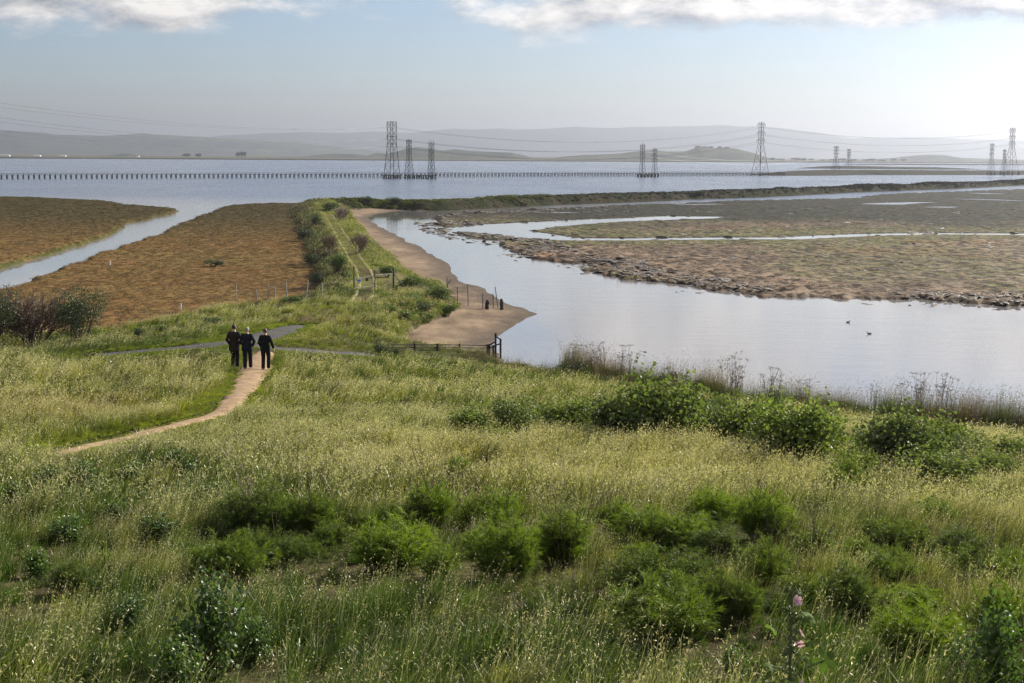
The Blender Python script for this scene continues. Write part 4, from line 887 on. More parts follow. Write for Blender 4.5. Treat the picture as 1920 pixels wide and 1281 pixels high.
for k, (u, side, size, up) in enumerate([(u_at(1200), -0.05, 0.075, 0.35), (u_at(1185), 0.065, 0.075, 0.2), (u_at(1270), 0.11, 0.095, 0.15), (u_at(1275), -0.03, 0.07, 0.4), (u_at(1255), 0.05, 0.05, 0.3), (u_at(1130), 0.035, 0.035, 0.4), (u_at(1300), 0.09, 0.10, 0.1), (u_at(1290), -0.09, 0.10, 0.2), (u_at(1150), -0.025, 0.032, 0.5), (u_at(1160), 0.03, 0.03, 0.5), (u_at(1225), -0.04, 0.045, 0.5), (u_at(1240), 0.03, 0.04, 0.5), (u_at(1170), 0.045, 0.05, 0.3), (u_at(1215), 0.05, 0.045, 0.3), (u_at(1262), -0.06, 0.07, 0.3), (u_at(1140), -0.02, 0.03, 0.3)]):
    p = pt_on(u); e = p + np.array([side, rng.normal(0, 0.03), abs(side) * 0.5]); add_tube(st, np.stack([p, (p + e) / 2 + np.array([0, 0, 0.01]), e]), 0.0028, 0.002, 4, 0.6)
    lf = link('leaf', lobed_leaf(size * 0.72, M_FLEAF, 900 + k), None, root); lf.location = Vector(e); lf.rotation_euler = (rng.normal(0.5, 0.4), rng.normal(-0.2, 0.5) * (1 if side > 0 else -1), math.atan2(0.2 * rng.normal(), side)); lf.scale = (1.25, 1.25, 1.25)
sm = st.mesh('stem', True); sm.materials.append(M_STEMG); link('stem', sm, None, root)
for k, (u, dx) in enumerate([(u_at(1122), 0.014), (u_at(1184), 0.028), (u_at(1204), 0.024), (u_at(1276), 0.03)]):
    fl = link('flower', PET, None, root); p = pt_on(u); fl.location = (p[0] + dx, p[1] - 0.012, p[2]); fl.rotation_euler = (1.0, 0.7 - 0.2 * k, k * 1.3)
for k in range(34):
    u = rng.uniform(0.72, 1.02); p = pt_on(min(u, 1)) + np.array([rng.normal(0, 0.014), rng.normal(0, 0.012), rng.uniform(0, 0.012)])
    d = rdir(rng, 14); add_leaves(bud, p + d * 0.006, d, 0.011, rng, 0, 0.1, 4)
bm_ = bud.mesh('buds'); bm_.materials.append(M_BUD); link('buds', bm_, None, root)['kind'] = 'stuff'

# shrubs by the marsh at the left edge
SHR = [shrub_meshes(600 + q, 1.0, 1.3, 2600, 0.10) for q in range(3)]
def shrub(px, py, w, h, lb, k, name='shrub', cat='shrub', group=None, meshes=None, Y=None):
    g = ground_at(px, py) if Y is None else np.array([*at_dist(px, py, Y)[:2], 0.0])
    if Y is not None: g[2] = hz(g[0], g[1])
    sc = FPX / g[1]; f, s_ = meshes or SHR[k % 3]
    return plant(name, [('foliage', f), ('branches', s_)], g, 1.0, random.uniform(0, 6.28), lb, cat, group, (w / sc / 2.0, w / sc / 2.0, h / sc / 1.3))
M_BROWNLEAF = plant_mat('brown_leaf', (0.045, 0.04, 0.022), (0.07, 0.06, 0.03), trans=0.25, gloss=0.03, rnd=0.1)
Yb = 74.0
g = np.array([*at_dist(62, 640, Yb)[:2], 0.0]); g[2] = hz(g[0], g[1]); sc = FPX / Yb
M_BROWNTWIG = plant_mat('brown_twig', (0.075, 0.05, 0.042), (0.12, 0.085, 0.07), trans=0.05, gloss=0.03, rnd=0.1)
TW = twig_mesh(611, 1.5, 1.6, M_BROWNTWIG, 5, 0.03, (4, 6))
plant('bare_shrub', [('twigs', TW), ('foliage', shrub_meshes(606, 1.0, 1.3, 4200, 0.05, M_BROWNLEAF, 12)[0])], g, 1.0, 0.4, 'large brown twiggy shrub at the left edge by the marsh', 'shrub', None, (2.6, 2.6, 2.75))
o = [c for c in COL.objects if c.parent is None and c.name == 'bare_shrub'][0]
for c in o.children:
    if c.name.startswith('foliage'): c.scale = (1.0, 1.0, 0.72); c.location = (-0.25, 0, 0)
SHF = shrub_meshes(605, 1.0, 1.3, 6500, 0.055, None, 13)
shrub(150, 648, 115, 118, 'dark green bush right of the brown twiggy shrub', 1, meshes=SHF, Y=73.0)
shrub(-15, 650, 120, 125, 'dark bush cut by the left edge below the twiggy shrub', 2, meshes=SHF, Y=72.0)
# dry and green bushes on the levee
G_L = 'bushes along the levee trail'
DRY = (twig_mesh(621, 1.0, 1.2, M_DRYBUSH, 5, 0.03, (4, 6)), None)
for (px, py, w, h, lb) in [(621, 472, 34, 36, 'round greyish dry bush left of the levee trail'), (670, 475, 40, 40, 'round brownish dry bush right of the levee trail'), (640, 415, 30, 28, 'small dry bush far along the levee')]:
    g = ground_at(px, py); sc = FPX / g[1]; plant('dry_bush', [('twigs', DRY[0])], g, 1.0, random.uniform(0, 6), lb, 'dry bush', G_L, (w / sc / 1.2, w / sc / 1.2, h / sc / 1.0))
M_LSH = plant_mat('levee_bush_leaf', (0.075, 0.115, 0.022), (0.12, 0.16, 0.03), trans=0.4, gloss=0.06, rnd=0.2)
LSH = [shrub_meshes(630 + q, 1.0, 1.2, 1800, 0.13, M_LSH) for q in range(2)]
for (px, py, w, h, lb, k, dark) in [(632, 512, 62, 52, 'bright green bush beside the trail left of the gate', 0, 0), (648, 525, 40, 30, 'green bush close left of the gate post', 1, 0), (600, 540, 55, 40, 'dark bush on the marsh side of the levee', 0, 1), (585, 500, 50, 36, 'dark scrub bush halfway along the marsh side', 1, 1), (572, 452, 44, 30, 'dark scrub bush far along the marsh side', 2, 1), (590, 425, 40, 30, 'dark bush near the far bend of the levee', 0, 1), (620, 395, 46, 22, 'dark bush at the far end of the trail', 1, 1), (690, 385, 34, 22, 'dark bush at the start of the curved levee', 2, 1), (740, 382, 40, 16, 'low bush on the curved levee above the mud shore', 0, 1),
                                   (770, 545, 75, 45, 'large green bush right of the gate', 1, 0), (820, 570, 80, 50, 'olive bush above the chain link fence end', 0, 0), (725, 520, 50, 36, 'green bush behind the gate', 1, 0), (790, 590, 70, 32, 'dark bush on the bank above the mud', 2, 1), (1310, 366, 36, 12, 'low bush clump on the curved levee', 1, 1), (400, 500, 55, 17, 'low dark bush alone in the russet marsh', 2, 1), (545, 575, 55, 30, 'weedy bush at the marsh edge left of the gate', 0, 0), (395, 610, 70, 26, 'green weed clump at the marsh edge above the walkers', 1, 0), (300, 625, 50, 24, 'green weed clump at the marsh edge left of the walkers', 0, 0), (260, 640, 36, 34, 'dry weed clump by the dark green bush', 2, 1), (715, 665, 50, 30, 'dark tuft at the start of the timber railing', 1, 1), (745, 668, 30, 20, 'small tuft by the timber railing', 0, 1), (758, 603, 55, 32, 'olive bush at the left of the undercut mud bank', 0, 0), (800, 606, 60, 34, 'olive bush hanging over the mud bank', 1, 0), (838, 594, 52, 34, 'straw green bush at the tip of the mud bank', 0, 0), (735, 590, 50, 28, 'green bush inland of the mud bank', 1, 0), (775, 575, 60, 34, 'green bush above the mud bank', 0, 0)]:
    shrub(px, py, w * 0.85, h * 0.82, lb, k, 'bush', 'bush', G_L, None if dark else LSH[k % 2])
# dry umbel stalks at the water edge
UMB = [stalk_mesh(640 + q, 17, 1.5, 0.75, True, 0.13, 0.008) for q in range(3)]
for (px, py, h, w, lb, k) in [(1080, 712, 52, 1, 'sparse umbel stalks at the left end of the reeds', 0), (1120, 716, 62, 1, 'dry umbel stalks rising before pale water, first tall clump', 1), (1165, 722, 60, 1.1, 'densest dry umbel stalks over the water', 2), (1250, 738, 45, 1, 'short umbel stalks right of the densest ones', 0), (1375, 765, 82, 0.9, 'tall narrow umbel stalks halfway along the reeds', 1), (1440, 768, 62, 1.1, 'umbel stalks right of the tall narrow ones', 2), (1510, 775, 50, 1, 'low umbel stalks left of the gap in the reeds', 0), (1635, 778, 50, 0.7, 'umbel stalks at the gap in the reeds', 1), (1720, 800, 78, 1, 'tall umbel stalks right of the reed gap', 2), (1765, 805, 80, 0.9, 'reddish umbel stalks near the right edge', 0), (1830, 815, 60, 1.1, 'umbel stalks second from the right edge', 1), (1905, 825, 50, 1, 'umbel stalks at the right edge', 2)]:
    g = ground_at(px, py + 4); sc = FPX / g[1]; s = h / sc / 1.5 * 1.25
    plant('umbel_stalks', [('stalks', UMB[k][0]), ('seed_heads', UMB[k][1])], g, s, random.uniform(0, 6), lb, 'dry stalks', 'dry umbel stalks at the water edge', (w, w, 1))
def leaf_clump(seed, n, R, h, size, mat, flat=0.6):
    rng = np.random.default_rng(seed); acc = Acc(); d = rdir(rng, n); d[:, 2] = np.abs(d[:, 2]); rr = rng.uniform(0.55, 1.0, n) ** 0.6
    lob = 1 + 0.35 * np.sin(d[:, 0] * 5 + seed) * np.cos(d[:, 1] * 4.3 - seed)
    c = d * (rr * lob)[:, None] * np.array([R, R, h]); add_leaves(acc, c, unit(d + rdir(rng, n) * 0.8), size * rng.uniform(0.6, 1.3, n), rng, 0, 0.15, 4, 0.6)
    me = acc.mesh('leaf_clump'); me.materials.append(mat); return me
near_p = [grass_clump(300 + k, 26, 0.13, 0.46 + 0.07 * (k % 3), 0.0105, 4, 0.024, M_GRASS) for k in range(5)] + [grass_clump(320 + k, 34, 0.12, 0.36, 0.014, 0, 0.02, M_GRASS, 0.65, 0.35) for k in range(2)]
mid_p = [grass_clump(340 + k, 28, 0.20, 0.50 + 0.07 * (k % 3), 0.017, 5, 0.042, M_GRASS) for k in range(4)] + [grass_clump(350 + k, 36, 0.20, 0.36, 0.021, 0, 0.03, M_GRASS, 0.6, 0.3) for k in range(2)]
far_p = [grass_clump(360 + k, 36, 0.36, 0.52 + 0.08 * (k % 3), 0.024, 6, 0.075, M_GRASS) for k in range(4)] + [grass_clump(370 + k, 44, 0.36, 0.36, 0.028, 0, 0.05, M_GRASS, 0.6, 0.3) for k in range(2)]
weed_p = [leaf_clump(390 + q, 60, 0.26, 0.42, 0.055, M_GRASS) for q in range(3)]
GP, GROT, GSC, GI, GH = [], [], [], [], []
def grass_zone(n, y0, y1, nheadp, ntot, off, smin, smax):
    x, y = fld_sample(n, y0, y1)
    z, reg, fl = terrain(x, y); pd = path_d(x, y)
    tall = np.clip(1.5 * (0.6 * fbm(x * 0.30, y * 0.30, 211, 3) + 0.4 * fbm(x * 1.1, y * 1.1, 215, 3)) - 0.25, 0.05, 1.1)
    edge = sstep(-0.12, 0.7, pd + (fbm(x * 1.1, y * 1.1, 213, 2) - 0.5) * 0.55)
    keep = ((reg == HILLR) | (reg == LEVEER)) & (fl['hill_sd'] > 0.1) & (pd > -0.10) & (RNG.uniform(0, 1, n) < (0.25 + 0.75 * edge) * (0.30 + 0.70 * sstep(0.36, 0.52, fbm(x * 1.25, y * 1.25, 218, 2))))
    keep &= ~((fl['hill_sd'] < 1.0) & (fl['beach_sd'] > 2) & (RNG.uniform(0, 1, n) < 0.6))
    x, y, z, tall, pd, fsd = x[keep], y[keep], z[keep], tall[keep], pd[keep], fl['hill_sd'][keep]; m = len(x)
    f = sstep(-0.1, 0.55, pd)
    for q in (0.0, 1.5, 3.0): f = np.minimum(f, 0.22 + 0.78 * sstep(-0.3, 1.3, path_d(x, y + q, [1, 2])))
    rail = np.exp(-((x + 3.2) / 4.2) ** 4 - ((y - 76.5) / 4.5) ** 4)
    s = RNG.uniform(smin, smax, m) * (0.28 + 0.92 * tall) * (0.12 + 0.88 * f) * (1 - 0.6 * rail)
    cl = np.ones(m)
    for (bx, by, br) in CLEAR:
        if by > y1 + 3 or by < y0 - 3: continue
        d = np.hypot(x - bx, y - by); cl = np.where(d < br * 0.8, 0.34, cl); d2 = np.hypot((x - bx) / (br * 1.1), (y - by + br + 0.35) / 0.7); cl = np.minimum(cl, 0.42 + 0.58 * sstep(0.6, 1.1, d2))
    s = s * cl
    for q in np.arange(0.4, 6.1, 0.4):          # walkers keep the grass short in front of the footpath
        s = np.where(dist_line(x * (1 + q / y), y + q, DIRT[7:80, :2], DIRT[7:80, 2]) < 0.05, np.minimum(s, 0.05 + 0.145 * q), s)
    hue = meadow_hue(x, y); lush = (hue[:, 1] > hue[:, 0] * 1.30)
    ph = 0.30 + 0.70 * sstep(0.72, 0.98, hue[:, 0] / hue[:, 1]); pick = np.where(RNG.uniform(0, 1, m) > ph, RNG.integers(nheadp, ntot, m), RNG.integers(0, nheadp, m)) + off
    pick = np.where((pd < 0.5) | (f < 0.4), RNG.integers(nheadp, ntot, m) + off, pick)
    GP.append(np.stack([x, y, z], 1)); GROT.append(wind_rot(m)); GSC.append(np.stack([s, s, s * RNG.uniform(0.85, 1.15, m)], 1)); GI.append(pick); GH.append(hue)
grass_zone(16500, 5.5, 17, 5, 7, 0, 0.8, 1.15)
grass_zone(24000, 16, 38, 4, 6, 7, 0.85, 1.2)
grass_zone(32000, 36, 112, 4, 6, 13, 0.8, 1.2)
# short turf along the edges of the paths
for L_, n_, off_, a_, b_ in ((DIRT[:50], 7500, 11, 0.14, 0.30), (DIRT[50:], 6500, 17, 0.12, 0.26), (ASPH, 7000, 17, 0.2, 0.42), (ASPH2, 2200, 17, 0.15, 0.3)):
    kk = RNG.integers(0, len(L_), n_); x = L_[kk, 0] + RNG.normal(0, 1.1, n_); y = L_[kk, 1] + RNG.normal(-0.4, 1.3, n_); pd = path_d(x, y); z, reg, fl = terrain(x, y)
    kp = ((pd > 0.0) | ((pd > -0.28) & (RNG.uniform(0, 1, n_) < 0.6) & (fbm(x * 2.2, y * 2.2, 217, 2) > 0.45))) & (pd < 2.2) & (fl['hill_sd'] > 0.1); x, y, z, pd = x[kp], y[kp], z[kp], pd[kp]; m = len(x)
    s = RNG.uniform(a_, b_, m) * (0.7 + 0.6 * sstep(0, 1.2, pd)); GP.append(np.stack([x, y, z - 0.05 * (pd < 0.1)], 1)); GROT.append(wind_rot(m)); GSC.append(np.stack([s * 1.2, s * 1.2, s], 1)); GI.append(RNG.integers(0, 2, m) + off_)
    h_ = meadow_hue(x, y); GH.append(lerp(h_ * 1.15, G_LIME * 1.35, np.full(m, 0.5)))
# broad leaved weeds mixed into the grass
n_ = 5200; x, y = fld_sample(n_, 7, 75); z, reg, fl = terrain(x, y); pd = path_d(x, y); wz = fbm(x * 0.28, y * 0.28, 219, 3); kp = ((reg == HILLR) & (fl['hill_sd'] > 0.4) & (pd > 0.7) & (wz + RNG.normal(0, 0.06, n_) > 0.53) & (path_d(x, y + 1.4) > 0.3) & (dist_line(x * (1 + 3 / y), y + 3, DIRT[:80, :2]) > 1.6)); x, y, z = x[kp], y[kp], z[kp]; m = len(x)
s = RNG.uniform(0.5, 1.15, m) * np.clip(0.55 + y / 60, 0.55, 1.2); GP.append(np.stack([x, y, z], 1)); GROT.append(wind_rot(m)); GSC.append(np.stack([s, s, s * 1.15], 1)); GI.append(RNG.integers(0, 3, m) + 19); GH.append(lerp(np.broadcast_to(G_DARK * 1.1, (m, 3)), G_LIME, RNG.uniform(0, 0.6, m)))
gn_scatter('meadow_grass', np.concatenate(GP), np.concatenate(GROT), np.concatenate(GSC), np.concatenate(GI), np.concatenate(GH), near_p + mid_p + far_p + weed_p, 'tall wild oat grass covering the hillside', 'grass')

# levee cover: coarse grass and weeds on the bank that carries the trail
M_COVER = plant_mat('bank_cover', (0, 0, 0), (0, 0, 0), (0.36, 0.30, 0.17), True, 0.35, 0.06, 0.45, 0.3)
lev_p = [grass_clump(400 + k, 34, 0.5, 0.48, 0.035, 4, 0.10, M_COVER) for k in range(3)] + [leaf_clump(410 + k, 170, 0.55, 0.45, 0.13, M_COVER) for k in range(3)]
n = 22000; y = 85 + 300 * RNG.uniform(0, 1, n) ** 1.3; x = RNG.uniform(-0.19, -0.02, n) * y
z, reg, fl = terrain(x, y); pd = path_d(x, y, [3])
k = ((fl['veg_sd'] > 0) | ((reg == LEVEER) & (z > 0.4) & (y < 135) & (fl['levee_d'] < 9.5))) & ((pd > 0.0) | (RNG.uniform(0, 1, n) < 0.97)) & (fl['hill_sd'] < 1.5) & (z > 0.15) & (RNG.uniform(0, 1, n) < 0.9)
x, y, z, pd, dl = x[k], y[k], z[k], pd[k], fl['levee_d'][k]; m = len(x)
side = sstep(-0.3, 0.3, fbm(x * 0.15, y * 0.1, 221, 3) - 0.5 + RNG.normal(0, 0.05, m))
xl = np.interp(y, LEVEE[:, 1], LEVEE[:, 0]); left = x < xl - 1.5
hue = lerp(np.broadcast_to(G_OLIVE * 1.1, (m, 3)), G_GREEN, side); hue = lerp(hue, G_STRAW * 1.15, (1 - sstep(0.1, 1.5, pd)) * 0.7); hue = lerp(hue, np.array((0.062, 0.053, 0.026)), left * (0.45 + 0.5 * sstep(0.4, 0.6, fbm(x * 0.3, y * 0.12, 223, 3))))
hue = lerp(hue, G_LIME * 1.2, (~left) * sstep(0.42, 0.56, fbm(x * 0.25, y * 0.1, 225, 3)) * 0.7)
s = RNG.uniform(0.6, 1.25, m) * (0.42 + 0.58 * sstep(-0.3, 1.6, pd)) * np.clip(0.8 + (y - 110) / 500, 0.8, 1.4)
pick = np.where((RNG.uniform(0, 1, m) < np.where(left, 0.4, 0.15)) & (pd > 0.6), RNG.integers(3, 6, m), RNG.integers(0, 3, m))
gn_scatter('levee_weeds', np.stack([x, y, z], 1), wind_rot(m), np.stack([s] * 3, 1), pick, hue * RNG.uniform(0.75, 1.25, (m, 1)), lev_p, 'weeds and dry grass on the levee sides', 'weeds')

# scrub on the dark curved levee and on the islands
L = smooth_line([(a, b, 0) for a, b in BANK], 400); n = 9500
kk = RNG.integers(0, 399, n); off = RNG.normal(-0.5, 3.6, n); T = np.gradient(L[:, :2], axis=0); T /= np.linalg.norm(T, axis=1)[:, None]; N = np.stack([-T[:, 1], T[:, 0]], 1)
x = L[kk, 0] + N[kk, 0] * off + RNG.normal(0, 0.6, n); y = L[kk, 1] + N[kk, 1] * off; z, reg, fl = terrain(x, y); k = z > 0.4; x, y, z = x[k], y[k], z[k]; m = len(x)
s = RNG.uniform(0.5, 1.05, m) * (0.7 + 0.7 * sstep(0.5, 0.7, fbm(x * 0.05, y * 0.05, 231, 3)))
hue = lerp(np.broadcast_to(np.array((0.016, 0.018, 0.009)), (m, 3)), np.array((0.028, 0.024, 0.015)), RNG.uniform(0, 1, m)); hue = lerp(hue, G_OLIVE, (1 - sstep(-20, 40, x)) * 0.6)
gn_scatter('levee_scrub', np.stack([x, y, z - 0.15], 1), wind_rot(m), np.stack([s * 1.2, s * 1.2, s * 0.75], 1), RNG.integers(0, 3, m), hue, [leaf_clump(430 + q, 120, 0.8, 0.75, 0.3, M_COVER) for q in range(3)], 'low dark scrub along the curved levee', 'scrub')

# salt marsh tufts
n = 95000; y = 78 + 300 * RNG.uniform(0, 1, n) ** 1.25; x = RNG.uniform(-0.46, -0.09, n) * y
z, reg, fl = terrain(x, y); k = (reg == MARSHR) & (z > 0.2) & (fl['hill_sd'] < 0.3) & ((fl['veg_sd'] < 0.5)); x, y, z = x[k], y[k], z[k]; m = len(x)
n2 = fbm(x * 0.35, y * 0.2, 241, 4); n1 = fbm(x * 0.05, y * 0.04, 243, 3)
hue = lerp(np.broadcast_to(np.array((0.165, 0.096, 0.040)), (m, 3)), np.array((0.148, 0.098, 0.040)), sstep(0.42, 0.62, n2)); hue = lerp(hue, np.array((0.155, 0.084, 0.037)), sstep(0.5, 0.7, n1) * 0.7)
hue = lerp(hue, np.array((0.09, 0.10, 0.035)), 1 - sstep(0.35, 0.5, z)); hue = lerp(hue, np.array((0.075, 0.062, 0.03)), sstep(165, 270, y) * 0.9)  # distant tufts carry the same cloud shadow in their colour
s = RNG.uniform(0.5, 1.15, m) * np.clip(0.7 + (y - 80) / 300, 0.7, 1.5)
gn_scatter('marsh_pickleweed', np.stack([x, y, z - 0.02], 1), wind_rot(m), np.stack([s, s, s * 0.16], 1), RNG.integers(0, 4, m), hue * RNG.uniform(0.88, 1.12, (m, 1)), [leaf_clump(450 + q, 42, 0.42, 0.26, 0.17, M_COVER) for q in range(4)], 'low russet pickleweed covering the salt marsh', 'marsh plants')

# mud clods at the ragged edge of the flat
def clod(seed):
    bm = bmesh.new(); bmesh.ops.create_icosphere(bm, subdivisions=2, radius=1.0); rng = np.random.default_rng(seed)
    for v in bm.verts:
        q = v.co; f = 1 + 0.35 * math.sin(q.x * 3.1 + seed) * math.cos(q.y * 2.7 - seed) + rng.uniform(-0.12, 0.12); v.co = Vector((q.x * f, q.y * f * 0.8, q.z * f * 0.42))
    me = bpy.data.meshes.new('mud_clod'); bm.to_mesh(me); bm.free(); return me
t = NT('dark_mud'); c = t.mix(t.rng(t.noise(3.0, 5, 0.6, t.pos()), 0.35, 0.65), (0.035, 0.028, 0.022), (0.10, 0.072, 0.05)); M_CLOD = t.done(t.bsdf(c, 0.6, 0.4, t.bump(t.noise(8, 4, 0.6, t.pos()), 0.8, 0.08)).outputs[0])
cp = [clod(q) for q in range(4)]
for q in cp: q.materials.append(M_CLOD)
n = 60000; y = RNG.uniform(92, 330, n); x = RNG.uniform(-0.07, 0.40, n) * y; z, reg, fl = terrain(x, y); sd = fl['flat_sd']
cr = fbm(x * 0.22, y * 0.10, 251, 3); dk = dist_line(x, y, CREEKS[0][0], CREEKS[0][1]); dk = np.minimum(dk, dist_line(x, y, CREEKS[1][0], CREEKS[1][1]))
lower = z < 0.16
k = (sd > -4) & (dk > -0.4) & (((sd < 7) & (RNG.uniform(0, 1, n) < 0.48 * sstep(0.40, 0.62, cr)) & (z > -0.4)) | ((reg == FLATR) & (cr > 0.58) & (RNG.uniform(0, 1, n) < 0.012)) | ((dk < 1.2) & (RNG.uniform(0, 1, n) < 0.07)))
x, y, z = x[k], y[k], z[k]; m = len(x); s = RNG.uniform(0.12, 0.38, m) * np.clip(y / 150, 0.8, 1.6)
gn_scatter('mud_clods', np.stack([x, y, np.maximum(z, -0.05)], 1), np.stack([RNG.normal(0, .1, m), RNG.normal(0, .1, m), RNG.uniform(0, 6.28, m)], 1), np.stack([s * 1.9, s * 1.2, s * 0.5], 1), RNG.integers(0, 4, m), np.zeros((m, 3)), cp, 'dark mud clods along the ragged mudflat edge', 'mud clods')

# reeds and rank growth along the near shore
M_REED = plant_mat('shore_reeds', (0, 0, 0), (0, 0, 0), (0.22, 0.15, 0.09), True, 0.30, 0.06, 0.45, 0.3)
reed_p = [grass_clump(470 + q, 18, 0.34, 1.2, 0.013, 5, 0.05, M_REED, 0.14, 0.03, WIND * 0.3) for q in range(4)] + [leaf_clump(480 + q, 160, 0.5, 0.55, 0.12, M_REED) for q in range(2)]
n = 30000; x = RNG.uniform(-4, 34, n); y = RNG.uniform(50, 86, n); z, reg, fl = terrain(x, y); pxx = 960 + x / y * FPX
k = (fl['hill_sd'] > -0.7) & (fl['hill_sd'] < 2.3) & (fl['beach_sd'] < 0.5) & (RNG.uniform(0, 1, n) < np.where(pxx > 1060, 0.95, 0.3)) & ~((pxx > 1636) & (pxx < 1656))
x, y, z, pxx = x[k], y[k], z[k], pxx[k]; m = len(x)
clus = fbm(x * 0.35, y * 0.35, 261, 3); s = RNG.uniform(0.75, 1.3, m) * (0.75 + 0.5 * sstep(0.35, 0.65, clus)) * np.where(pxx > 1060, 1.1, 0.42)
hue = lerp(np.broadcast_to(np.array((0.115, 0.088, 0.04)), (m, 3)), np.array((0.055, 0.08, 0.02)), sstep(0.38, 0.55, fbm(x * 0.5, y * 0.5, 263, 3)))
pick = np.where(RNG.uniform(0, 1, m) < 0.28, RNG.integers(4, 6, m), RNG.integers(0, 4, m))
gn_scatter('shore_reeds', np.stack([x, y, np.maximum(z, -0.2)], 1), wind_rot(m, tilt=0.06), np.stack([s] * 3, 1), pick, hue * RNG.uniform(0.75, 1.25, (m, 1)), reed_p, 'brown reeds and rank grass along the near water edge', 'reeds')
# ------------------------------------------------------------------ built things
def box_pts(c, sx, sy, sz):
    c = np.asarray(c, float); V = np.array([(x, y, z) for x in (-1, 1) for y in (-1, 1) for z in (-1, 1)], float) * np.array([sx, sy, sz]) / 2 + c
    return V, np.array([(0, 1, 3, 2), (4, 6, 7, 5), (0, 4, 5, 1), (2, 3, 7, 6), (0, 2, 6, 4), (1, 5, 7, 3)])
def beam(p, q, t, t2=None):
    p = np.asarray(p, float); q = np.asarray(q, float); d = q - p; L = np.linalg.norm(d); d = d / L; ref = np.array([0, 0, 1.0]) if abs(d[2]) < 0.9 else np.array([0, 1.0, 0])
    a = np.cross(d, ref); a /= np.linalg.norm(a); b = np.cross(d, a); t2 = t2 or t; V = []
    for e in (p, q):
        for s1, s2 in ((-1, -1), (1, -1), (1, 1), (-1, 1)): V.append(e + a * s1 * t / 2 + b * s2 * t2 / 2)
    return np.array(V), np.array([(0, 1, 2, 3), (7, 6, 5, 4), (0, 4, 5, 1), (1, 5, 6, 2), (2, 6, 7, 3), (3, 7, 4, 0)])
class MB:
    def __init__(s): s.V = []; s.F = []; s.n = 0
    def add(s, VF): s.V.append(VF[0]); s.F.append(VF[1] + s.n); s.n += len(VF[0]); return s
    def mesh(s, name, mat, smooth=False):
        me = mesh_np(name, np.concatenate(s.V), np.concatenate(s.F), smooth); me.materials.append(mat); return me
def tube_q(pts, r, sides=6, closed=True):
    pts = np.asarray(pts, float); n = len(pts); T = unit(np.gradient(pts, axis=0)); ref = np.array([0.13, 0.27, 0.95]) if abs(T[0, 2]) < 0.8 else np.array([1.0, 0.1, 0])
    A = unit(np.cross(T, ref)); B = np.cross(T, A); a = np.arange(sides) * 2 * np.pi / sides; r = np.broadcast_to(np.asarray(r, float), (n,))
    V = (pts[:, None] + (A[:, None] * np.cos(a)[None, :, None] + B[:, None] * np.sin(a)[None, :, None]) * r[:, None, None]).reshape(-1, 3)
    i = np.arange(n * sides).reshape(n, sides); j = np.roll(i, -1, 1); F = np.stack([i[:-1], j[:-1], j[1:], i[1:]], -1).reshape(-1, 4)
    if closed:
        V = np.concatenate([V, pts[:1], pts[-1:]]); k = n * sides
        F = np.concatenate([F, np.stack([j[0], i[0], np.full(sides, k), np.full(sides, k)], -1), np.stack([i[-1], j[-1], np.full(sides, k + 1), np.full(sides, k + 1)], -1)])
    return V, F
def tq(pts, r, sides=6):      # tube with flat caps kept as quads strips only
    V, F = tube_q(pts, r, sides, False); return V, F
M_STEEL = simple_mat('galvanised_steel', (0.05, 0.052, 0.056), 0.55, 0.2, 2.0, 0.4, 0.3)
M_DARKSTEEL = simple_mat('weathered_steel', (0.055, 0.055, 0.06), 0.6, 0.25, 2.0, 0.3, 0.2)
M_CONC = simple_mat('dark_concrete', (0.07, 0.068, 0.065), 0.9, 0.3, 1.0)
M_WOOD = simple_mat('weathered_timber', (0.04, 0.033, 0.028), 0.9, 0.35, 5.0, 0.2)
M_GREYWOOD = simple_mat('grey_timber', (0.16, 0.14, 0.115), 0.9, 0.3, 5.0, 0.2)
M_PALEWOOD = simple_mat('pale_timber', (0.30, 0.28, 0.245), 0.9, 0.3, 5.0, 0.2)
M_WIRE = simple_mat('conductor_wire', (0.10, 0.10, 0.11), 0.5, 0.1, 1.0, 0.4)
M_INS = simple_mat('insulator_glass', (0.12, 0.11, 0.10), 0.3, 0.1, 4.0, 0.5)
M_WHITE = simple_mat('painted_white', (0.72, 0.70, 0.66), 0.6, 0.1, 3.0)

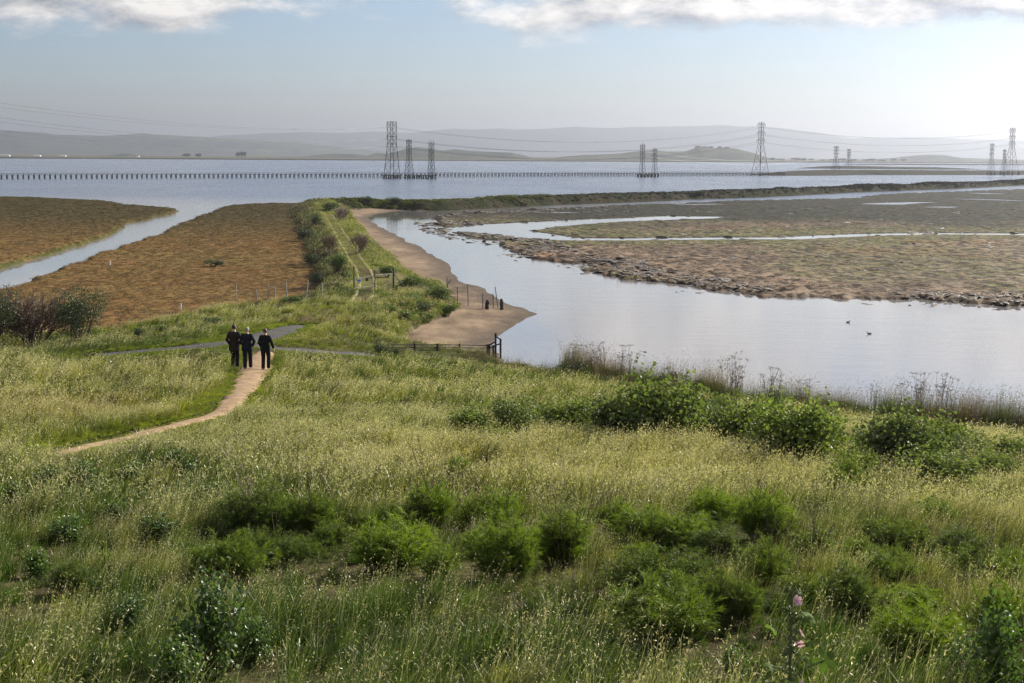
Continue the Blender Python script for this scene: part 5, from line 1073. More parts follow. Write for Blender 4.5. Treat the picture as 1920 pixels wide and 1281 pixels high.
def pylon(base, H, bw, label, arms, yaw=0.0, waist=0.55, topw=None, th=0.177, arm_len=3.6, kind=0, group='pylons carrying the power lines over the bay'):
    """square lattice tower. arms: fractions of the height with crossarms"""
    root = empty('pylon', base, yaw); tag(root, label, 'pylon', group)
    topw = topw or bw * 0.24; hw = H * waist
    def half(z): return (bw + (topw - bw) * min(z / hw, 1)) / 2
    zs = [0.0]
    while zs[-1] < hw - 1e-3: zs.append(min(hw, zs[-1] + max(half(zs[-1]) * 2.0, topw * 1.6)))
    if len(zs) > 2 and zs[-1] - zs[-2] < topw * 0.6: zs.pop(-2)
    n2 = max(3, int((H - hw) / (topw * 1.7))); zs += list(hw + (H - hw) * np.arange(1, n2 + 1) / n2)
    for sx, sy in ((-1, -1), (1, -1), (1, 1), (-1, 1)):
        m = MB(); q = [0, hw, H]
        for a, b in zip(q[:-1], q[1:]): m.add(beam((sx * half(a), sy * half(a), a), (sx * half(b), sy * half(b), b), th))
        link('leg', m.mesh('leg', M_STEEL), None, root)
        f = MB(); V, F = box_pts((sx * half(0), sy * half(0), -0.7), th * 6.5, th * 6.5, 2.2); V[V[:, 2] > 0] = (V[V[:, 2] > 0] - np.array([sx * half(0), sy * half(0), 0])) * np.array([0.65, 0.65, 1]) + np.array([sx * half(0), sy * half(0), 0]); f.add((V, F)); link('footing', f.mesh('footing', M_CONC), None, root)
    br = MB()
    for z0, z1 in zip(zs[:-1], zs[1:]):
        a, b = half(z0), half(z1)
        for (x0, y0), (x1, y1) in (((-1, -1), (1, -1)), ((1, -1), (1, 1)), ((1, 1), (-1, 1)), ((-1, 1), (-1, -1))):
            br.add(beam((x0 * a, y0 * a, z0), (x1 * b, y1 * b, z1), th * 0.42)); br.add(beam((x1 * a, y1 * a, z0), (x0 * b, y0 * b, z1), th * 0.42)); br.add(beam((x0 * b, y0 * b, z1), (x1 * b, y1 * b, z1), th * 0.42))
    link('bracing', br.mesh('bracing', M_STEEL), None, root)
    for fz in arms:
        z = H * fz; h = half(z); m = MB(); L = arm_len
        for s in (-1, 1):
            for sy in (-1, 1):
                m.add(beam((s * h, sy * h, z), (s * (h + L), 0, z), th * 0.7)); m.add(beam((s * h, sy * h, z + topw * 0.55), (s * (h + L), 0, z + 0.05), th * 0.55))
        m.add(beam((-h, 0, z), (h, 0, z), th)); link('crossarm', m.mesh('crossarm', M_STEEL), None, root)
        for s in (-1, 1):
            V = MB(); V.add(tq(np.array([(s * (h + L), 0, z - 0.05), (s * (h + L), 0, z - 1.3)]), [0.14, 0.14], 6)); link('insulator', V.mesh('insulator', M_INS), None, root)
    if kind == 1:         # rounded earth wire loop on top
        m = MB(); a = np.linspace(0, np.pi, 9); m.add(tq(np.stack([np.cos(a) * topw * 0.8, np.zeros(9), H + np.sin(a) * topw * 0.55], 1), np.full(9, th * 0.4), 5)); link('top_hoop', m.mesh('top_hoop', M_STEEL), None, root)
    return root
def foot(px, py, z=0.0): x, y = at_plane(px, py, z); return np.array([float(x), float(y), z])
PYL = {}
def put_pylon(key, px, pyb, pyt, wpx, label, arms, z=0.0, yaw=0.65, **k):
    b = foot(px, pyb, z); sc = FPX / b[1]; H = (pyb - pyt) / sc; bw = wpx / sc / 1.38
    PYL[key] = (b, H, bw, yaw, k.get('arm_len', 3.6), arms, k.get('topw') or bw * 0.24, k.get('waist', 0.55)); pylon(b, H, bw, label, arms, yaw, **k)
TW3 = (0.60, 0.76, 0.93)
put_pylon('A', 735, 335, 230, 31, 'tallest dark pylon left of centre standing by the pier', (0.61, 0.74, 0.94), arm_len=1.2, topw=3.3, waist=0.60, th=0.204)
put_pylon('B', 767, 334, 263, 18, 'shorter pylon in the middle of the left three', (0.70, 0.82, 0.96), arm_len=0.7, topw=1.7, waist=0.58, th=0.163)
put_pylon('C', 809, 336, 268, 15, 'round topped pylon, rightmost of the left three', (0.68, 0.80), arm_len=0.7, topw=1.8, waist=0.5, th=0.163, kind=1)
put_pylon('D', 1204, 332, 272, 13, 'round topped small pylon, left of the pair by the pier', (0.70, 0.84, 0.95), arm_len=1.0, topw=1.7, waist=0.5, th=0.150, kind=1)
put_pylon('E', 1227, 332, 279, 13, 'smaller right pylon of the pair by the pier', (0.62, 0.76, 0.92), arm_len=1.7, topw=1.2, waist=0.6, th=0.136)
put_pylon('F', 1425, 329.5, 231, 32, 'tall wide legged pylon right of centre above the pier end', (0.66, 0.80, 0.95), arm_len=2.6, topw=2.2, waist=0.62, th=0.177)
put_pylon('G', 1567, 313.5, 275, 12, 'left one of the two distant pylons on the island', (0.66, 0.80, 0.95), z=2.2, arm_len=3.2, topw=2.2, waist=0.55, th=0.231)
put_pylon('H', 1591, 312, 280, 12, 'right one of the two distant pylons on the island', (0.66, 0.80, 0.95), z=2.4, arm_len=2.8, topw=1.8, waist=0.55, th=0.231)
put_pylon('I', 1858, 324, 270, 13, 'slim pylon left of the big one near the right edge', (0.66, 0.80, 0.95), z=1.6, arm_len=1.9, topw=1.5, waist=0.6, th=0.136)
put_pylon('J', 1882, 324, 281, 12, 'smallest pylon half hidden beside the big right one', (0.66, 0.80, 0.95), z=1.6, arm_len=1.2, topw=1.3, waist=0.6, th=0.136)
put_pylon('K', 1895, 324, 241, 28, 'big pylon near the right edge', (0.66, 0.80, 0.95), z=1.6, arm_len=2.8, topw=2.2, waist=0.6, th=0.177)
def arm_tip(key, level, side):
    b, H, bw, yaw, L, arms, topw, waist = PYL[key]; z = H * arms[level]; hw = H * waist; half = (bw + (topw - bw) * min(z / hw, 1)) / 2
    r = (half + L) * side; return np.array([b[0] + math.cos(yaw) * r, b[1] + math.sin(yaw) * r, b[2] + z - 1.2])
def wire(p, q, sag, label, r=0.055, n=28):
    s = np.linspace(0, 1, n)[:, None]; pts = p * (1 - s) + q * s; pts[:, 2] -= (4 * sag * s * (1 - s))[:, 0]
    m = MB(); m.add(tq(pts, np.full(n, r), 5)); tag(link('power_line', m.mesh('power_line', M_WIRE), None), label, 'power line', 'power lines between the pylons')
ORD = ('bottom', 'middle', 'top')
LEFT = [at_dist(-260, 214, 470), at_dist(-260, 186, 470), at_dist(-260, 156, 470)]
for lv in range(3):
    for sd_, nm in ((-1, 'near'), (1, 'far')):
        off = np.array([0, 5.0 * sd_, 0.8 * sd_])
        wire(LEFT[lv] + off, arm_tip('A', lv, sd_), 6.0, 'power line from the left edge to the tallest pylon, %s %s side' % (ORD[lv], nm), 0.05)
        wire(arm_tip('A', lv, sd_), arm_tip('F', lv, sd_), 8.5, 'long sagging line between the two tall pylons, %s %s side' % (ORD[lv], nm))
        wire(arm_tip('F', lv, sd_), arm_tip('K', lv, sd_), 6.0, 'line from the wide legged to the big right pylon, %s %s side' % (ORD[lv], nm))
        wire(arm_tip('K', lv, sd_), arm_tip('K', lv, sd_) + np.array([190, 120, -4 + lv]), 4.0, 'line leaving past the right edge, %s %s side' % (ORD[lv], nm))
for a, b, nm in (('B', 'D', 'the middle left and round topped small pylons'), ('C', 'E', 'the round topped left and small right pylons')):
    for lv in (0, 1):
        wire(arm_tip(a, lv, 1), arm_tip(b, lv, 1), 3.5, 'thin %s line between %s' % (ORD[lv], nm), 0.035)
for lv in range(2):
    wire(arm_tip('D', lv, 1), arm_tip('G', lv, 1), 7.0, 'thin %s line running on from the pair to the island pylons' % ORD[lv], 0.04)

# ------------------------------------------------------------------ pier: a long catwalk on posts
A_ = foot(-60, 336.2); B_ = foot(1470, 329.5); Lp = np.linalg.norm(B_ - A_); dirp = (B_ - A_) / Lp; nrm = np.array([-dirp[1], dirp[0], 0]); yaw = math.atan2(dirp[1], dirp[0])
pier = empty('pier', A_, yaw); tag(pier, 'long low timber pier on posts crossing the bay below the pylons', 'pier')
nb = 210; sp = Lp / nb
bent = MB()
for s in (-1, 1): bent.add(beam((0, s * 0.85, -0.6), (0, s * 0.62, 1.75), 0.27))
bent.add(beam((0, -0.95, 1.62), (0, 0.95, 1.62), 0.24)); bent.add(beam((0, -0.75, 0.2), (0, 0.65, 1.5), 0.10)); bent.add(beam((0, -0.7, 1.7), (0, -0.7, 2.55), 0.16)); bme = bent.mesh('post', M_WOOD)
for k in range(nb + 1):
    o = link('post', bme, None, pier); o.location = (k * sp, random.uniform(-0.05, 0.05), random.uniform(-0.06, 0.04))
dk = MB()
for s in (-0.5, 0.0, 0.5): dk.add(beam((-1, s, 1.86), (Lp + 1, s, 1.86), 0.40, 0.16))
link('deck', dk.mesh('deck', M_WOOD), None, pier)
rl = MB(); rl.add(beam((-1, -0.7, 2.5), (Lp + 1, -0.7, 2.5), 0.12)); link('rail', rl.mesh('rail', M_WOOD), None, pier)
for (px, w, lb) in ((735, 34, 'tallest left'), (788, 64, 'shorter left'), (1215, 46, 'small paired')):       # broad work platforms at the tower feet
    c = foot(px, 335.5 if px < 1000 else 332.5); sc = FPX / c[1]; hw = w / sc / 2; pf = empty('platform', c, yaw); tag(pf, 'dark timber platform on piles under the %s pylons' % lb, 'platform', 'platforms under the pylons')
    m = MB(); m.add(box_pts((0, 0, 1.75), hw * 2, 3.0, 0.35)); link('deck', m.mesh('deck', M_WOOD), None, pf)
    pm = MB(); pm.add(beam((0, 0, -0.8), (0, 0, 1.6), 0.55)); pme = pm.mesh('pile', M_WOOD)
    for k in range(int(hw / 1.1)):
        for s in (-1.2, 1.2): o = link('pile', pme, None, pf); o.location = (-hw + 0.6 + k * (2 * hw - 1.2) / max(1, int(hw / 1.1) - 1), s, 0)

# ------------------------------------------------------------------ fences, gate, stumps, timber structure
def post_mesh(h, r, mat, sides=8): m = MB(); m.add(tq(np.array([(0, 0, -0.25), (0, 0, h * 0.5), (0, 0, h), (0, 0, h + 0.001)]), [r, r, r * 0.95, 0.001], sides)); return m.mesh('post', mat)
def fence(name, pts, heights, tilts, label, cat, r, mat, wires=(), mesh_mat=None, sag=0.03):
    P = [ground_at(a, b) for a, b in pts]; root = empty(name, P[0]); tag(root, label, cat)
    tops = []
    for p, h, tl in zip(P, heights, tilts):
        o = link('post', post_mesh(h, r, mat), None, root); o.location = Vector(p - P[0]); o.rotation_euler = (tl[0], tl[1], 0)
        tops.append((p - P[0], h, tl))
    for wz in wires:
        for (p, h, tl), (q, h2, tl2) in zip(tops[:-1], tops[1:]):
            if min(h, h2) < 0.5: continue
            a = p + np.array([math.tan(tl[1]) * h * wz, -math.tan(tl[0]) * h * wz, h * wz]); b = q + np.array([math.tan(tl2[1]) * h2 * wz, -math.tan(tl2[0]) * h2 * wz, h2 * wz]); s = np.linspace(0, 1, 6)[:, None]; pp = a * (1 - s) + b * s; pp[:, 2] -= sag * 4 * (s * (1 - s))[:, 0]
            m = MB(); m.add(tq(pp, np.full(6, 0.006), 4)); link('wire', m.mesh('wire', M_WIRE), None, root)
    if mesh_mat:        # chain link: two sets of thin crossing wires
        for (p, h, tl), (q, h2, tl2) in zip(tops[:-1], tops[1:]):
            m = MB(); L = np.linalg.norm((q - p)[:2]); n = int(L / 0.16) + 1; hh2 = min(h, h2) * 0.95; k2 = int(hh2 / 0.16)
            for j in range(-k2, n):
                for sg in (0, 1):
                    a0 = j * 0.16; t0 = max(0, -a0); t1 = min(hh2, L - a0)
                    if t1 <= t0: continue
                    def at(s_, z_):
                        u = s_ / L; u = 1 - u if sg else u; return p * (1 - u) + q * u + np.array([0, 0, z_])
                    m.add(beam(at(a0 + t0, t0), at(a0 + t1, t1), 0.006))
            link('chain_link', m.mesh('chain_link', mesh_mat), None, root)
    return root
rt = lambda s: (random.uniform(-s, s), random.uniform(-s, s))
fence('wire_fence', [(443, 562), (482, 562), (503, 561), (515, 561), (538, 560), (574, 558), (604, 556)], [1.4, 0.8, 1.2, 1.2, 1.25, 1.2, 1.0], [(0, 0), rt(.1), (0, .02), (0, 0), (0, -.05), (0, .12), (0, 0)], 'old wire fence on pale posts at the near edge of the russet marsh', 'fence', 0.05, M_PALEWOOD, (0.92, 0.65, 0.35))
fence('chain_link_fence', [(838, 557), (858, 574), (878, 574), (905, 578), (925, 578), (934, 579)], [1.6, 1.55, 1.7, 1.15, 1.15, 1.75], [(0, .0), (0, 0), (0, -.03), (0, 0), (0, -.03), (0, -.14)], 'thin chain link fence running out over the mud shore', 'fence', 0.03, M_DARKSTEEL, (0.98,), M_DARKSTEEL)
def jag_post(h, w, seed, mat):
    rg = np.random.default_rng(seed); m = MB(); z = np.linspace(-0.2, h, 9); prof = [w * (1 + rg.uniform(-0.16, 0.16)) / 2 for _ in z]; pts = np.stack([rg.normal(0, w * 0.05, 9), rg.normal(0, w * 0.05, 9), z], 1); prof[-1] *= 0.55
    m.add(tube_q(pts, prof, 9)); return m.mesh('stump', mat)
for (px, py, h, w, lb, k) in ((913, 580, 0.72, 0.30, 'shorter dark timber stump on the mud beside the chain link fence', 1), (941, 581, 0.86, 0.28, 'taller dark timber stump at the end of the chain link fence', 2)):
    o = link('timber_stump', jag_post(h, w, k, M_WOOD)); o.location = Vector(ground_at(px, py)); o.rotation_euler = (0, 0.05 * k, k); tag(o, lb, 'stump', 'stumps on the mud shore')
# gate across the trail
gp = [ground_at(664, 552), ground_at(703, 548), ground_at(738, 546)]; root = empty('gate', gp[0]); tag(root, 'metal pipe gate across the levee trail with a small sign', 'gate')
hts = [1.85, 1.45, 1.5]
for p, h, r in zip(gp, hts, (0.05, 0.04, 0.075)):
    o = link('post', post_mesh(h + 0.2, r, M_STEEL if r < 0.07 else M_DARKSTEEL), None, root); o.location = Vector(p - gp[0])
for a, b, za, zb in ((0, 1, 1.12, 1.25), (1, 2, 1.28, 1.32), (0, 1, 0.45, 0.5)):
    m = MB(); m.add(tq(np.stack([gp[a] - gp[0] + (0, 0, za), gp[b] - gp[0] + (0, 0, zb)]), [0.02, 0.02], 6)); link('rail', m.mesh('rail', M_DARKSTEEL), None, root)
m = MB(); m.add(tq(np.stack([gp[2] - gp[0] + (0, 0, 1.3), gp[2] - gp[0] + (1.0, -0.2, 0.15)]), [0.035, 0.035], 6)); link('brace', m.mesh('brace', M_DARKSTEEL), None, root)
t = NT('sign_face'); c_ = t.n('ShaderNodeTexCoord').outputs['Object']; sx_ = t.n('ShaderNodeSeparateXYZ'); t.l(c_, sx_.inputs[0])
c = t.mix(t.rng(t.math('ABSOLUTE', t.math('ADD', sx_.outputs['Z'], 0.02)), 0.06, 0.075), (0.10, 0.22, 0.55), (0.60, 0.66, 0.75)); M_SIGN = t.done(t.bsdf(c, 0.5, 0.4).outputs[0])
m = MB(); m.add(box_pts((0, 0, 0), 0.26, 0.02, 0.30)); o = link('sign', m.mesh('sign', M_SIGN), None, root); u = 0.24; pp = (gp[0] * (1 - u) + gp[1] * u) - gp[0]; o.location = (pp[0], pp[1] - 0.06, pp[2] + 0.98); o['label'] = 'small blue and white sign on the gate'
m = MB(); m.add(box_pts((0, 0, 0), 0.2, 0.05, 0.2)); o = link('lock_box', m.mesh('lock_box', M_DARKSTEEL), None, root); u = 0.62; pp = (gp[0] * (1 - u) + gp[1] * u) - gp[0]; o.location = (pp[0], pp[1] - 0.05, pp[2] + 0.98)
# leaning fence post with a bent arm
b = ground_at(838, 561); root = empty('bent_post', b + np.array([0.05, -0.25, 0])); tag(root, 'bent arm fence post at the left end of the chain link', 'post')
m = MB(); m.add(tq(np.array([(0, 0, -0.2), (0, 0, 1.2), (0.05, 0, 1.25), (0.28, 0, 1.6)]), [0.03] * 4, 6)); link('pole', m.mesh('pole', M_DARKSTEEL), None, root)
m = MB(); m.add(box_pts((0, 0, 0.01), 0.12, 0.12, 0.06)); link('base_plate', m.mesh('base_plate', M_DARKSTEEL), None, root)
# timber structure with its long railing at the mud edge
c0 = ground_at(926, 672); root = empty('mooring_frame', c0); tag(root, 'dark timber frame of posts and rails at the water edge', 'timber frame')
sc = FPX / c0[1]; mp = lambda px, dy: np.array([(px - 926) / sc, dy, 0.0])
for (px, dy, h) in ((917, 0.0, 0.85), (925, -0.45, 0.85), (929, 0.25, 1.48), (938.5, 0.0, 1.18)):
    p = mp(px, dy); z0 = hz(c0[0] + p[0], c0[1] + p[1]) - c0[2]; m = MB(); m.add(beam((0, 0, min(z0, 0) - 0.5), (0, 0, h), 0.12)); o = link('post', m.mesh('post', M_WOOD), None, root); o.location = (p[0], p[1], 0)
for a, b, za, zb in (((917, 0.0), (929, 0.25), .80, .95), ((929, 0.25), (938.5, 0.0), 1.3, 1.12), ((917, 0.0), (925, -.45), .68, .66), ((925, -.45), (938.5, 0.0), .80, .88), ((917, 0), (929, .25), .60, .72)):
    m = MB(); m.add(beam(mp(*a) + (0, 0, za), mp(*b) + (0, 0, zb), 0.09, 0.06)); link('rail', m.mesh('rail', M_WOOD), None, root)
r0 = ground_at(735, 661); r1 = c0 + mp(916, -0.05); r1[2] = c0[2]; root = empty('timber_railing', r0); tag(root, 'long low timber railing running left from the frame along the mud', 'railing')
rp = [(0.0, 0.42), (0.22, 0.52), (0.45, 0.60), (0.68, 0.68), (0.985, 0.76)]
for (u, h), (u2, h2) in zip(rp[:-1], rp[1:]):
    for dz in (0, -0.16): 
        m = MB(); m.add(beam((r1 - r0) * u + (0, 0, h + dz), (r1 - r0) * u2 + (0, 0, h2 + dz), 0.10, 0.06)); link('rail', m.mesh('rail', M_WOOD), None, root)
for u, h in rp[1:]:
    p = (r1 - r0) * u; z0 = hz(r0[0] + p[0], r0[1] + p[1]) - r0[2]; m = MB(); m.add(beam((0, 0, z0 - p[2] - 0.3), (0, 0, h + 0.08), 0.11)); o = link('post', m.mesh('post', M_WOOD), None, root); o.location = (p[0], p[1] - 0.09, p[2])
m = MB(); m.add(beam((r1 - r0) * 0.68 + (0, -0.03, 0.05), (r1 - r0) * 0.99 + (0, -0.03, 0.08), 0.12)); link('sill', m.mesh('sill', M_WOOD), None, root)
# marker stakes
for (px, py, h, lb, k) in ((206, 498, 0.55, 'pale marker stake near the channel in the russet marsh', 0), (338, 580, 0.42, 'short pale stake in the marsh above the walkers', 1)):
    g = ground_at(px, py); root = empty('marker_stake', g); tag(root, lb, 'stake', 'marker stakes in the marsh')
    m = MB(); m.add(beam((0, 0, -0.2), (0.02, 0, h), 0.14, 0.06)); link('stake', m.mesh('stake', M_WHITE), None, root); m = MB(); m.add(box_pts((0.02, 0, h - 0.05), 0.18, 0.09, 0.09)); link('cap', m.mesh('cap', simple_mat('stake_cap', (0.55, 0.40, 0.22), 0.7)), None, root)
g = foot(932, 398); root = empty('channel_stake', g); tag(root, 'thin stake standing in the slough before the mudflat', 'stake'); m = MB(); m.add(tq(np.array([(0, 0, -0.5), (0, 0, 1.3)]), [0.07, 0.06], 6)); link('pole', m.mesh('pole', M_WOOD), None, root); m = MB(); m.add(box_pts((0, 0, 1.25), 0.2, 0.2, 0.12)); link('cap', m.mesh('cap', M_WOOD), None, root)

# two ducks on the water
M_DUCK = simple_mat('duck_feathers', (0.05, 0.042, 0.035), 0.7, 0.4, 20)
def loft(rings, sides=12, cap=True):
    """rings: (cx, cy, cz, rx, ry, tilt) ellipses in the xy plane stacked along z"""
    a = np.arange(sides) * 2 * np.pi / sides; V = []
    for (x, y, z, rx, ry) in rings: V.append(np.stack([x + np.cos(a) * rx, y + np.sin(a) * ry, np.full(sides, z)], 1))
    V = np.concatenate(V); n = len(rings); i = np.arange(n * sides).reshape(n, sides); j = np.roll(i, -1, 1); F = np.stack([i[:-1], j[:-1], j[1:], i[1:]], -1).reshape(-1, 4)
    return V, F
def duck(g, rz, label):
    root = empty('duck', g, rz, 0.62); tag(root, label, 'duck', 'ducks on the slough')
    m = MB(); m.add(tq(np.array([(-0.26, 0, 0.10), (-0.20, 0, 0.075), (-0.1, 0, 0.06), (0.0, 0, 0.055), (0.1, 0, 0.06), (0.17, 0, 0.09), (0.20, 0, 0.15), (0.205, 0, 0.21), (0.225, 0, 0.245), (0.26, 0, 0.25), (0.285, 0, 0.245)]), [0.005, 0.05, 0.09, 0.10, 0.095, 0.065, 0.045, 0.038, 0.045, 0.04, 0.008], 10)); link('body', m.mesh('body', M_DUCK, True), None, root)
    m = MB(); m.add(beam((0.27, 0, 0.242), (0.335, 0, 0.232), 0.03, 0.014)); link('bill', m.mesh('bill', simple_mat('duck_bill', (0.20, 0.15, 0.04), 0.5)), None, root)
duck(foot(1630, 626.5), 2.9, 'dark duck on open water, the nearer of the two'); duck(foot(1590, 605), 0.2, 'small dark duck farther out on the slough')

# ------------------------------------------------------------------ the far shore: sheds, trees
for (px, w, h, lb) in ((10, 17, 2.2, 'leftmost white shed on the far left shore'), (70, 12, 2.2, 'middle white shed on the far left shore'), (118, 11, 2.2, 'right one of the three white sheds on the far left shore'), (259, 4, 1.6, 'tiny white shed below the bare knoll')):
    Y = 3900.0; x = float(at_dist(px, 293, Y)[0]); sc = FPX / Y; root = empty('shed', (x, Y, 0.8)); tag(root, lb, 'shed', 'white sheds on the far shore'); W_ = w / sc; H_ = h / sc * 0.8 + 1.0
    m = MB(); m.add(box_pts((0, 0, H_ * 0.4), W_, 9, H_ * 0.8)); link('wall', m.mesh('wall', M_WHITE), None, root)
    V = np.array([(-W_ / 2 - .3, -5, H_ * .8), (W_ / 2 + .3, -5, H_ * .8), (W_ / 2 + .3, 5, H_ * .8), (-W_ / 2 - .3, 5, H_ * .8), (-W_ / 2 - .3, 0, H_), (W_ / 2 + .3, 0, H_)]); F = np.array([(0, 1, 5, 4), (2, 3, 4, 5), (0, 3, 2, 1), (0, 4, 3, 3), (1, 2, 5, 5)])
    mm = bpy.data.meshes.new('roof'); mm.from_pydata(V.tolist(), [], [(0, 1, 5, 4), (2, 3, 4, 5), (0, 3, 2, 1), (0, 4, 3), (1, 2, 5)]); mm.materials.append(M_WHITE); link('roof', mm, None, root)
FTR = shrub_meshes(661, 1.0, 1.2, 500, 0.30)
def far_tree(px, Y, h, w, zb, lb, grp='trees on the far shore'):
    x = float(at_dist(px, 290, Y)[0]); root = empty('tree', (x, Y, zb)); tag(root, lb, 'tree', grp)
    sc = FPX / Y; H_ = h / sc; W_ = w / sc; o = link('crown', FTR[0], None, root); o.scale = (W_ / 2, W_ / 2, H_ / 1.25); o.location = (0, 0, H_ * 0.12); m = MB(); m.add(tq(np.array([(0, 0, -2), (0, 0, H_ * 0.5)]), [W_ * 0.06, W_ * 0.04], 5)); link('trunk', m.mesh('trunk', M_WOOD), None, root)
for k, (px, h, w) in enumerate([(446, 7, 9), (453, 8, 8), (459, 8, 6), (350, 4, 16), (372, 4, 12)]): far_tree(px, 3700 + 40 * k, h + 3, w, 0.8, ['left', 'middle', 'right', 'low wide', 'small low'][k] + ' far tree on the left shore line' + (' of the tight three' if k < 3 else ''))
def hill_top(px, py, Y): return float(at_dist(px, py, Y)[2])
for k, (px, py, w) in enumerate([(1308, 278, 12), (1320, 279, 14), (1332, 279, 12), (1349, 279, 10), (1362, 280, 12)]): far_tree(px, 4300, 6, w, hill_top(px, py, 4300) - 3, ['leftmost', 'second', 'third', 'fourth', 'rightmost'][k] + ' small tree on the grassy hill top', 'trees on the grassy hill')
for k in range(14):
    px = 1450 + k * 19 + random.uniform(-5, 5); far_tree(px, 3950 + random.uniform(0, 300), random.uniform(3, 5.5), random.uniform(10, 20), 0.6, 'hazy tree on the right hand far shore, number %s from its left end' % ['one', 'two', 'three', 'four', 'five', 'six', 'seven', 'eight', 'nine', 'ten', 'eleven', 'twelve', 'thirteen', 'fourteen'][k])

# ------------------------------------------------------------------ the three walkers
def skin_body(name, joints, edges, mat):
    me = bpy.data.meshes.new(name); me.from_pydata([j[:3] for j in joints], edges, []); o = bpy.data.objects.new('tmp', me); COL.objects.link(o)
    md = o.modifiers.new('skin', 'SKIN'); sv = me.skin_vertices[0].data
    for i, j in enumerate(joints): sv[i].radius = (j[3], j[4] if len(j) > 4 else j[3])
    sv[0].use_root = True; o.modifiers.new('sub', 'SUBSURF').levels = 1
    dg = bpy.context.evaluated_depsgraph_get(); r = bpy.data.meshes.new_from_object(o.evaluated_get(dg)); bpy.data.objects.remove(o); r.name = name
    r.materials.clear(); r.materials.append(mat)
    for p in r.polygons: p.use_smooth = True
    return r
M_SKIN = simple_mat('skin', (0.50, 0.30, 0.21), 0.55, 0.06, 10); M_SHIRT = simple_mat('white_shirt', (0.78, 0.78, 0.78), 0.7, 0.03, 10); M_SHOE = simple_mat('black_shoe', (0.012, 0.011, 0.011), 0.35, 0.1, 10, 0.5)
def suit(name, c): return simple_mat(name, c, 0.9, 0.25, 14, 0.15, 0.0, 0.5)
def person(px, pyf, H, label, jac, trou, hair, pose):
    g = ground_at(px, pyf); root = empty('person', g, pose.get('rz', 0.0)); s = H / 1.78; root.scale = (s, s, s); tag(root, label, 'person', 'three walkers on the dirt path')
    la, ra = pose['la'], pose['ra']            # elbow, wrist positions
    lf, rf = pose['lf'], pose['rf']            # knee, ankle (y, z) of left (x<0) and right leg
    J = [(0, 0, 0.95, .13, .10), (0, 0.005, 1.10, .125, .095), (0, 0, 1.28, .145, .105), (0, -0.01, 1.43, .11, .085), (0, 0.0, 1.52, .055), (0, 0.02, 1.60, .072, .085), (0, 0.025, 1.68, .078, .095), (0, 0.02, 1.745, .055, .07)]
    E = [(i, i + 1) for i in range(7)]
    def limb(start, pts):
        p = start
        for q in pts: J.append(q); E.append((p, len(J) - 1)); p = len(J) - 1
        return p
    for sg, (el, wr) in ((-1, la), (1, ra)):
        w = limb(3, [(sg * 0.17, -0.01, 1.42, .065), (el[0], el[1], el[2], .045), (wr[0], wr[1], wr[2], .032)])
        d = unit(np.array(wr) - np.array(el)); h = np.array(wr) + d * 0.06; hnd = limb(w, [(h[0], h[1], h[2], .034, .02)])
        for k, (off, L) in enumerate(((-0.028, .070), (-0.010, .082), (0.010, .078), (0.028, .062))):
            b = h + np.array([0, off, 0]) + d * 0.03; e = b + d * L * 0.5 + np.array([-sg * 0.006, 0, 0]); e2 = b + d * L + np.array([-sg * 0.02, 0, 0]); limb(hnd, [(*b, .010), (*e, .009), (*e2, .008)])
        tb = h + np.array([-sg * 0.005, 0.035, -0.0]) - d * 0.02; limb(hnd, [(*tb, .011), (*(tb + d * 0.045 + np.array([0, 0.018, 0])), .009)])
    legs = []
    for sg, (kn, an) in ((-1, lf), (1, rf)):
        hp = (sg * 0.10, 0, 0.90); k3 = (sg * 0.105 + kn[2], kn[0], kn[1]); a3 = (sg * 0.10 + an[2], an[0], an[1])
        limb(0, [(*hp, .095), (*k3, .06), (*a3, .042), (a3[0] + sg * 0.01, a3[1] + 0.09, a3[2] - 0.045, .035), (a3[0] + sg * 0.015, a3[1] + 0.17, a3[2] - 0.055, .03)]); legs.append((hp, k3, a3))
    link('body', skin_body('body', J, E, M_SKIN), None, root)
    # trousers: two legs joined at the seat
    m = MB()
    for (hp, k3, a3) in legs:
        hp, k3, a3 = map(np.array, (hp, k3, a3)); bot = a3 + np.array([0, 0, -0.045])
        m.add(tq(np.array([hp + (0, 0, 0.14), hp, hp * .55 + k3 * .45, k3, k3 * .5 + a3 * .5, a3, bot]), [.118, .122, .105, .086, .083, .080, .084], 12))
    m.add(loft([(0, 0, .80, .14, .11), (0, 0, .88, .19, .135), (0, 0, .98, .185, .13), (0, 0, 1.05, .175, .12)], 14)); link('trousers', m.mesh('trousers', trou, True), None, root)
    for (hp, k3, a3) in legs:
        m = MB(); x, y, z = a3; zz = z - 0.085
        m.add(tq(np.array([(x, y - 0.075, zz + .03), (x, y - 0.06, zz + .035), (x, y, zz + .045), (x, y + 0.10, zz + .03), (x, y + 0.19, zz + .02), (x, y + 0.21, zz + .018)]), [0.02, .045, .05, .046, .034, .008], 10)); link('shoe', m.mesh('shoe', M_SHOE, True), None, root)
    # jacket: body and two sleeves
    fl_ = pose.get('flare', 0.0); hem = pose.get('hem', 0.78); m = MB()
    m.add(loft([(0, 0, hem, .215 + fl_, .155 + fl_ * .6), (0, 0, hem + .10, .210 + fl_ * .8, .150), (0, 0, 1.02, .195 + fl_ * .4, .14), (0, 0, 1.15, .195, .14), (0, -0.005, 1.28, .215, .15), (0, -0.01, 1.38, .225, .145), (0, -0.01, 1.435, .205, .125), (0, -0.005, 1.475, .14, .10), (0, 0.0, 1.505, .078, .075), (0, 0.005, 1.525, .066, .068)], 18)); jk = link('jacket', m.mesh('jacket', jac, True), None, root)
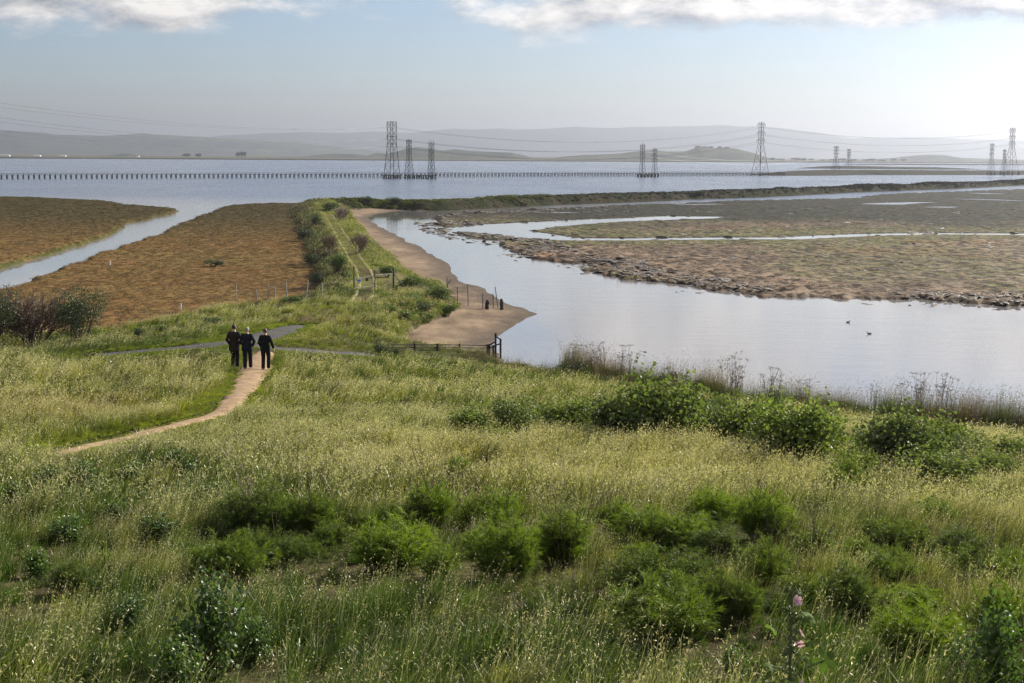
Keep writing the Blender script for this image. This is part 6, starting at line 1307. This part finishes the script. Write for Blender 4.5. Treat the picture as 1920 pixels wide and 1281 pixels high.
    for sg, (el, wr) in ((-1, la), (1, ra)):
        sh_ = np.array([sg * .17, -0.01, 1.425]); el = np.array(el); wr = np.array(wr); m = MB()
        m.add(tq(np.array([sh_ - np.array([sg * .06, 0, -0.01]), sh_, sh_ * .5 + el * .5 + np.array([sg * .01, 0, 0]), el, el * .5 + wr * .5, wr]), [.075, .085, .074, .066, .060, .055], 12)); link('sleeve', m.mesh('sleeve', jac, True), None, jk)
    m = MB(); m.add(loft([(0, 0.01, 1.515, .069, .071), (0, 0.012, 1.54, .064, .066), (0, 0.012, 1.565, .060, .062)], 12)); link('shirt_collar', m.mesh('shirt_collar', M_SHIRT, True), None, root)
    m = MB(); cut = pose.get('hairz', 1.62); m.add(loft([(0, 0.005, cut, .080, .092), (0, 0.008, cut + .035, .088, .104), (0, 0.012, 1.70, .090, .110), (0, 0.016, 1.745, .080, .100), (0, 0.018, 1.775, .055, .075), (0, 0.018, 1.79, .012, .018)], 14)); V, F = m.V[0], m.F[0]
    V[:, 1] = np.where(V[:, 1] > 0.075, np.where(V[:, 2] < 1.71, 0.075, V[:, 1]), V[:, 1]); link('hair', m.mesh('hair', hair, True), None, root)
    for sg in (-1, 1):
        m = MB(); m.add(tq(np.array([(sg * .080, .03, 1.615), (sg * .094, .024, 1.64), (sg * .094, .022, 1.665), (sg * .082, .028, 1.685)]), [.008, .014, .015, .006], 6)); link('ear', m.mesh('ear', M_SKIN, True), None, root)
    return root
M_J1 = suit('dark_brown_coat', (0.026, 0.019, 0.016)); M_J2 = suit('black_navy_suit', (0.010, 0.013, 0.022)); M_J3 = suit('black_suit', (0.009, 0.008, 0.010)); M_T1 = suit('dark_trousers', (0.011, 0.010, 0.011))
H_BR = simple_mat('brown_hair', (0.035, 0.02, 0.012), 0.6, 0.3, 30); H_GR = simple_mat('grey_hair', (0.22, 0.21, 0.20), 0.6, 0.3, 30); H_DK = simple_mat('cropped_hair', (0.06, 0.045, 0.035), 0.6, 0.3, 30)
person(440, 689, 1.80, 'walker on the left in a long dark coat with hands in pockets', M_J1, M_T1, H_BR, dict(la=((-.295, -.06, 1.16), (-.215, .10, .98)), ra=((.30, -.06, 1.16), (.215, .10, .98)), lf=((.10, .50, .03), (-.10, .13, .05)), rf=((.10, .50, .0), (.16, .085, -.02)), flare=.02, hem=.72))
person(464, 691, 1.74, 'grey haired walker in the middle in a dark suit', M_J2, M_J2, H_GR, dict(la=((-.28, -.05, 1.17), (-.20, .10, .99)), ra=((.32, -.07, 1.17), (.225, .08, .98)), lf=((.04, .50, 0), (.0, .085, 0)), rf=((.16, .51, 0), (.14, .10, 0.01)), flare=.035, hem=.80))
person(498, 692, 1.70, 'walker on the right in a black suit, right arm hanging free', M_J3, M_T1, H_DK, dict(la=((-.27, -.04, 1.16), (-.21, .10, .98)), ra=((.30, -.05, 1.16), (.36, .01, .92)), lf=((.05, .50, 0), (-.03, .09, .0)), rf=((.15, .51, 0), (.17, .09, -.01)), flare=.01, hem=.80, rz=-0.08))
# ------------------------------------------------------------------ haze: the air between here and the far hills
hz_me = bpy.data.meshes.new('haze'); bm = bmesh.new(); bmesh.ops.create_cube(bm, size=1.0)
for v in bm.verts: v.co = Vector((v.co.x * 46000, 10100 + v.co.y * 23000, 210 + v.co.z * 424))
bm.to_mesh(hz_me); bm.free()
t = NT('haze_air'); pv = t.n('ShaderNodeVolumePrincipled'); pv.inputs['Color'].default_value = (0.48, 0.52, 0.625, 1); pv.inputs['Density'].default_value = HAZE
pv.inputs['Anisotropy'].default_value = 0.65; pv.inputs['Density Attribute'].default_value = ''
t.l(pv.outputs[0], t.out.inputs['Volume']); 
tag(link('haze', hz_me, t.m), 'pale haze over the bay and far hills', 'haze', None, 'stuff')
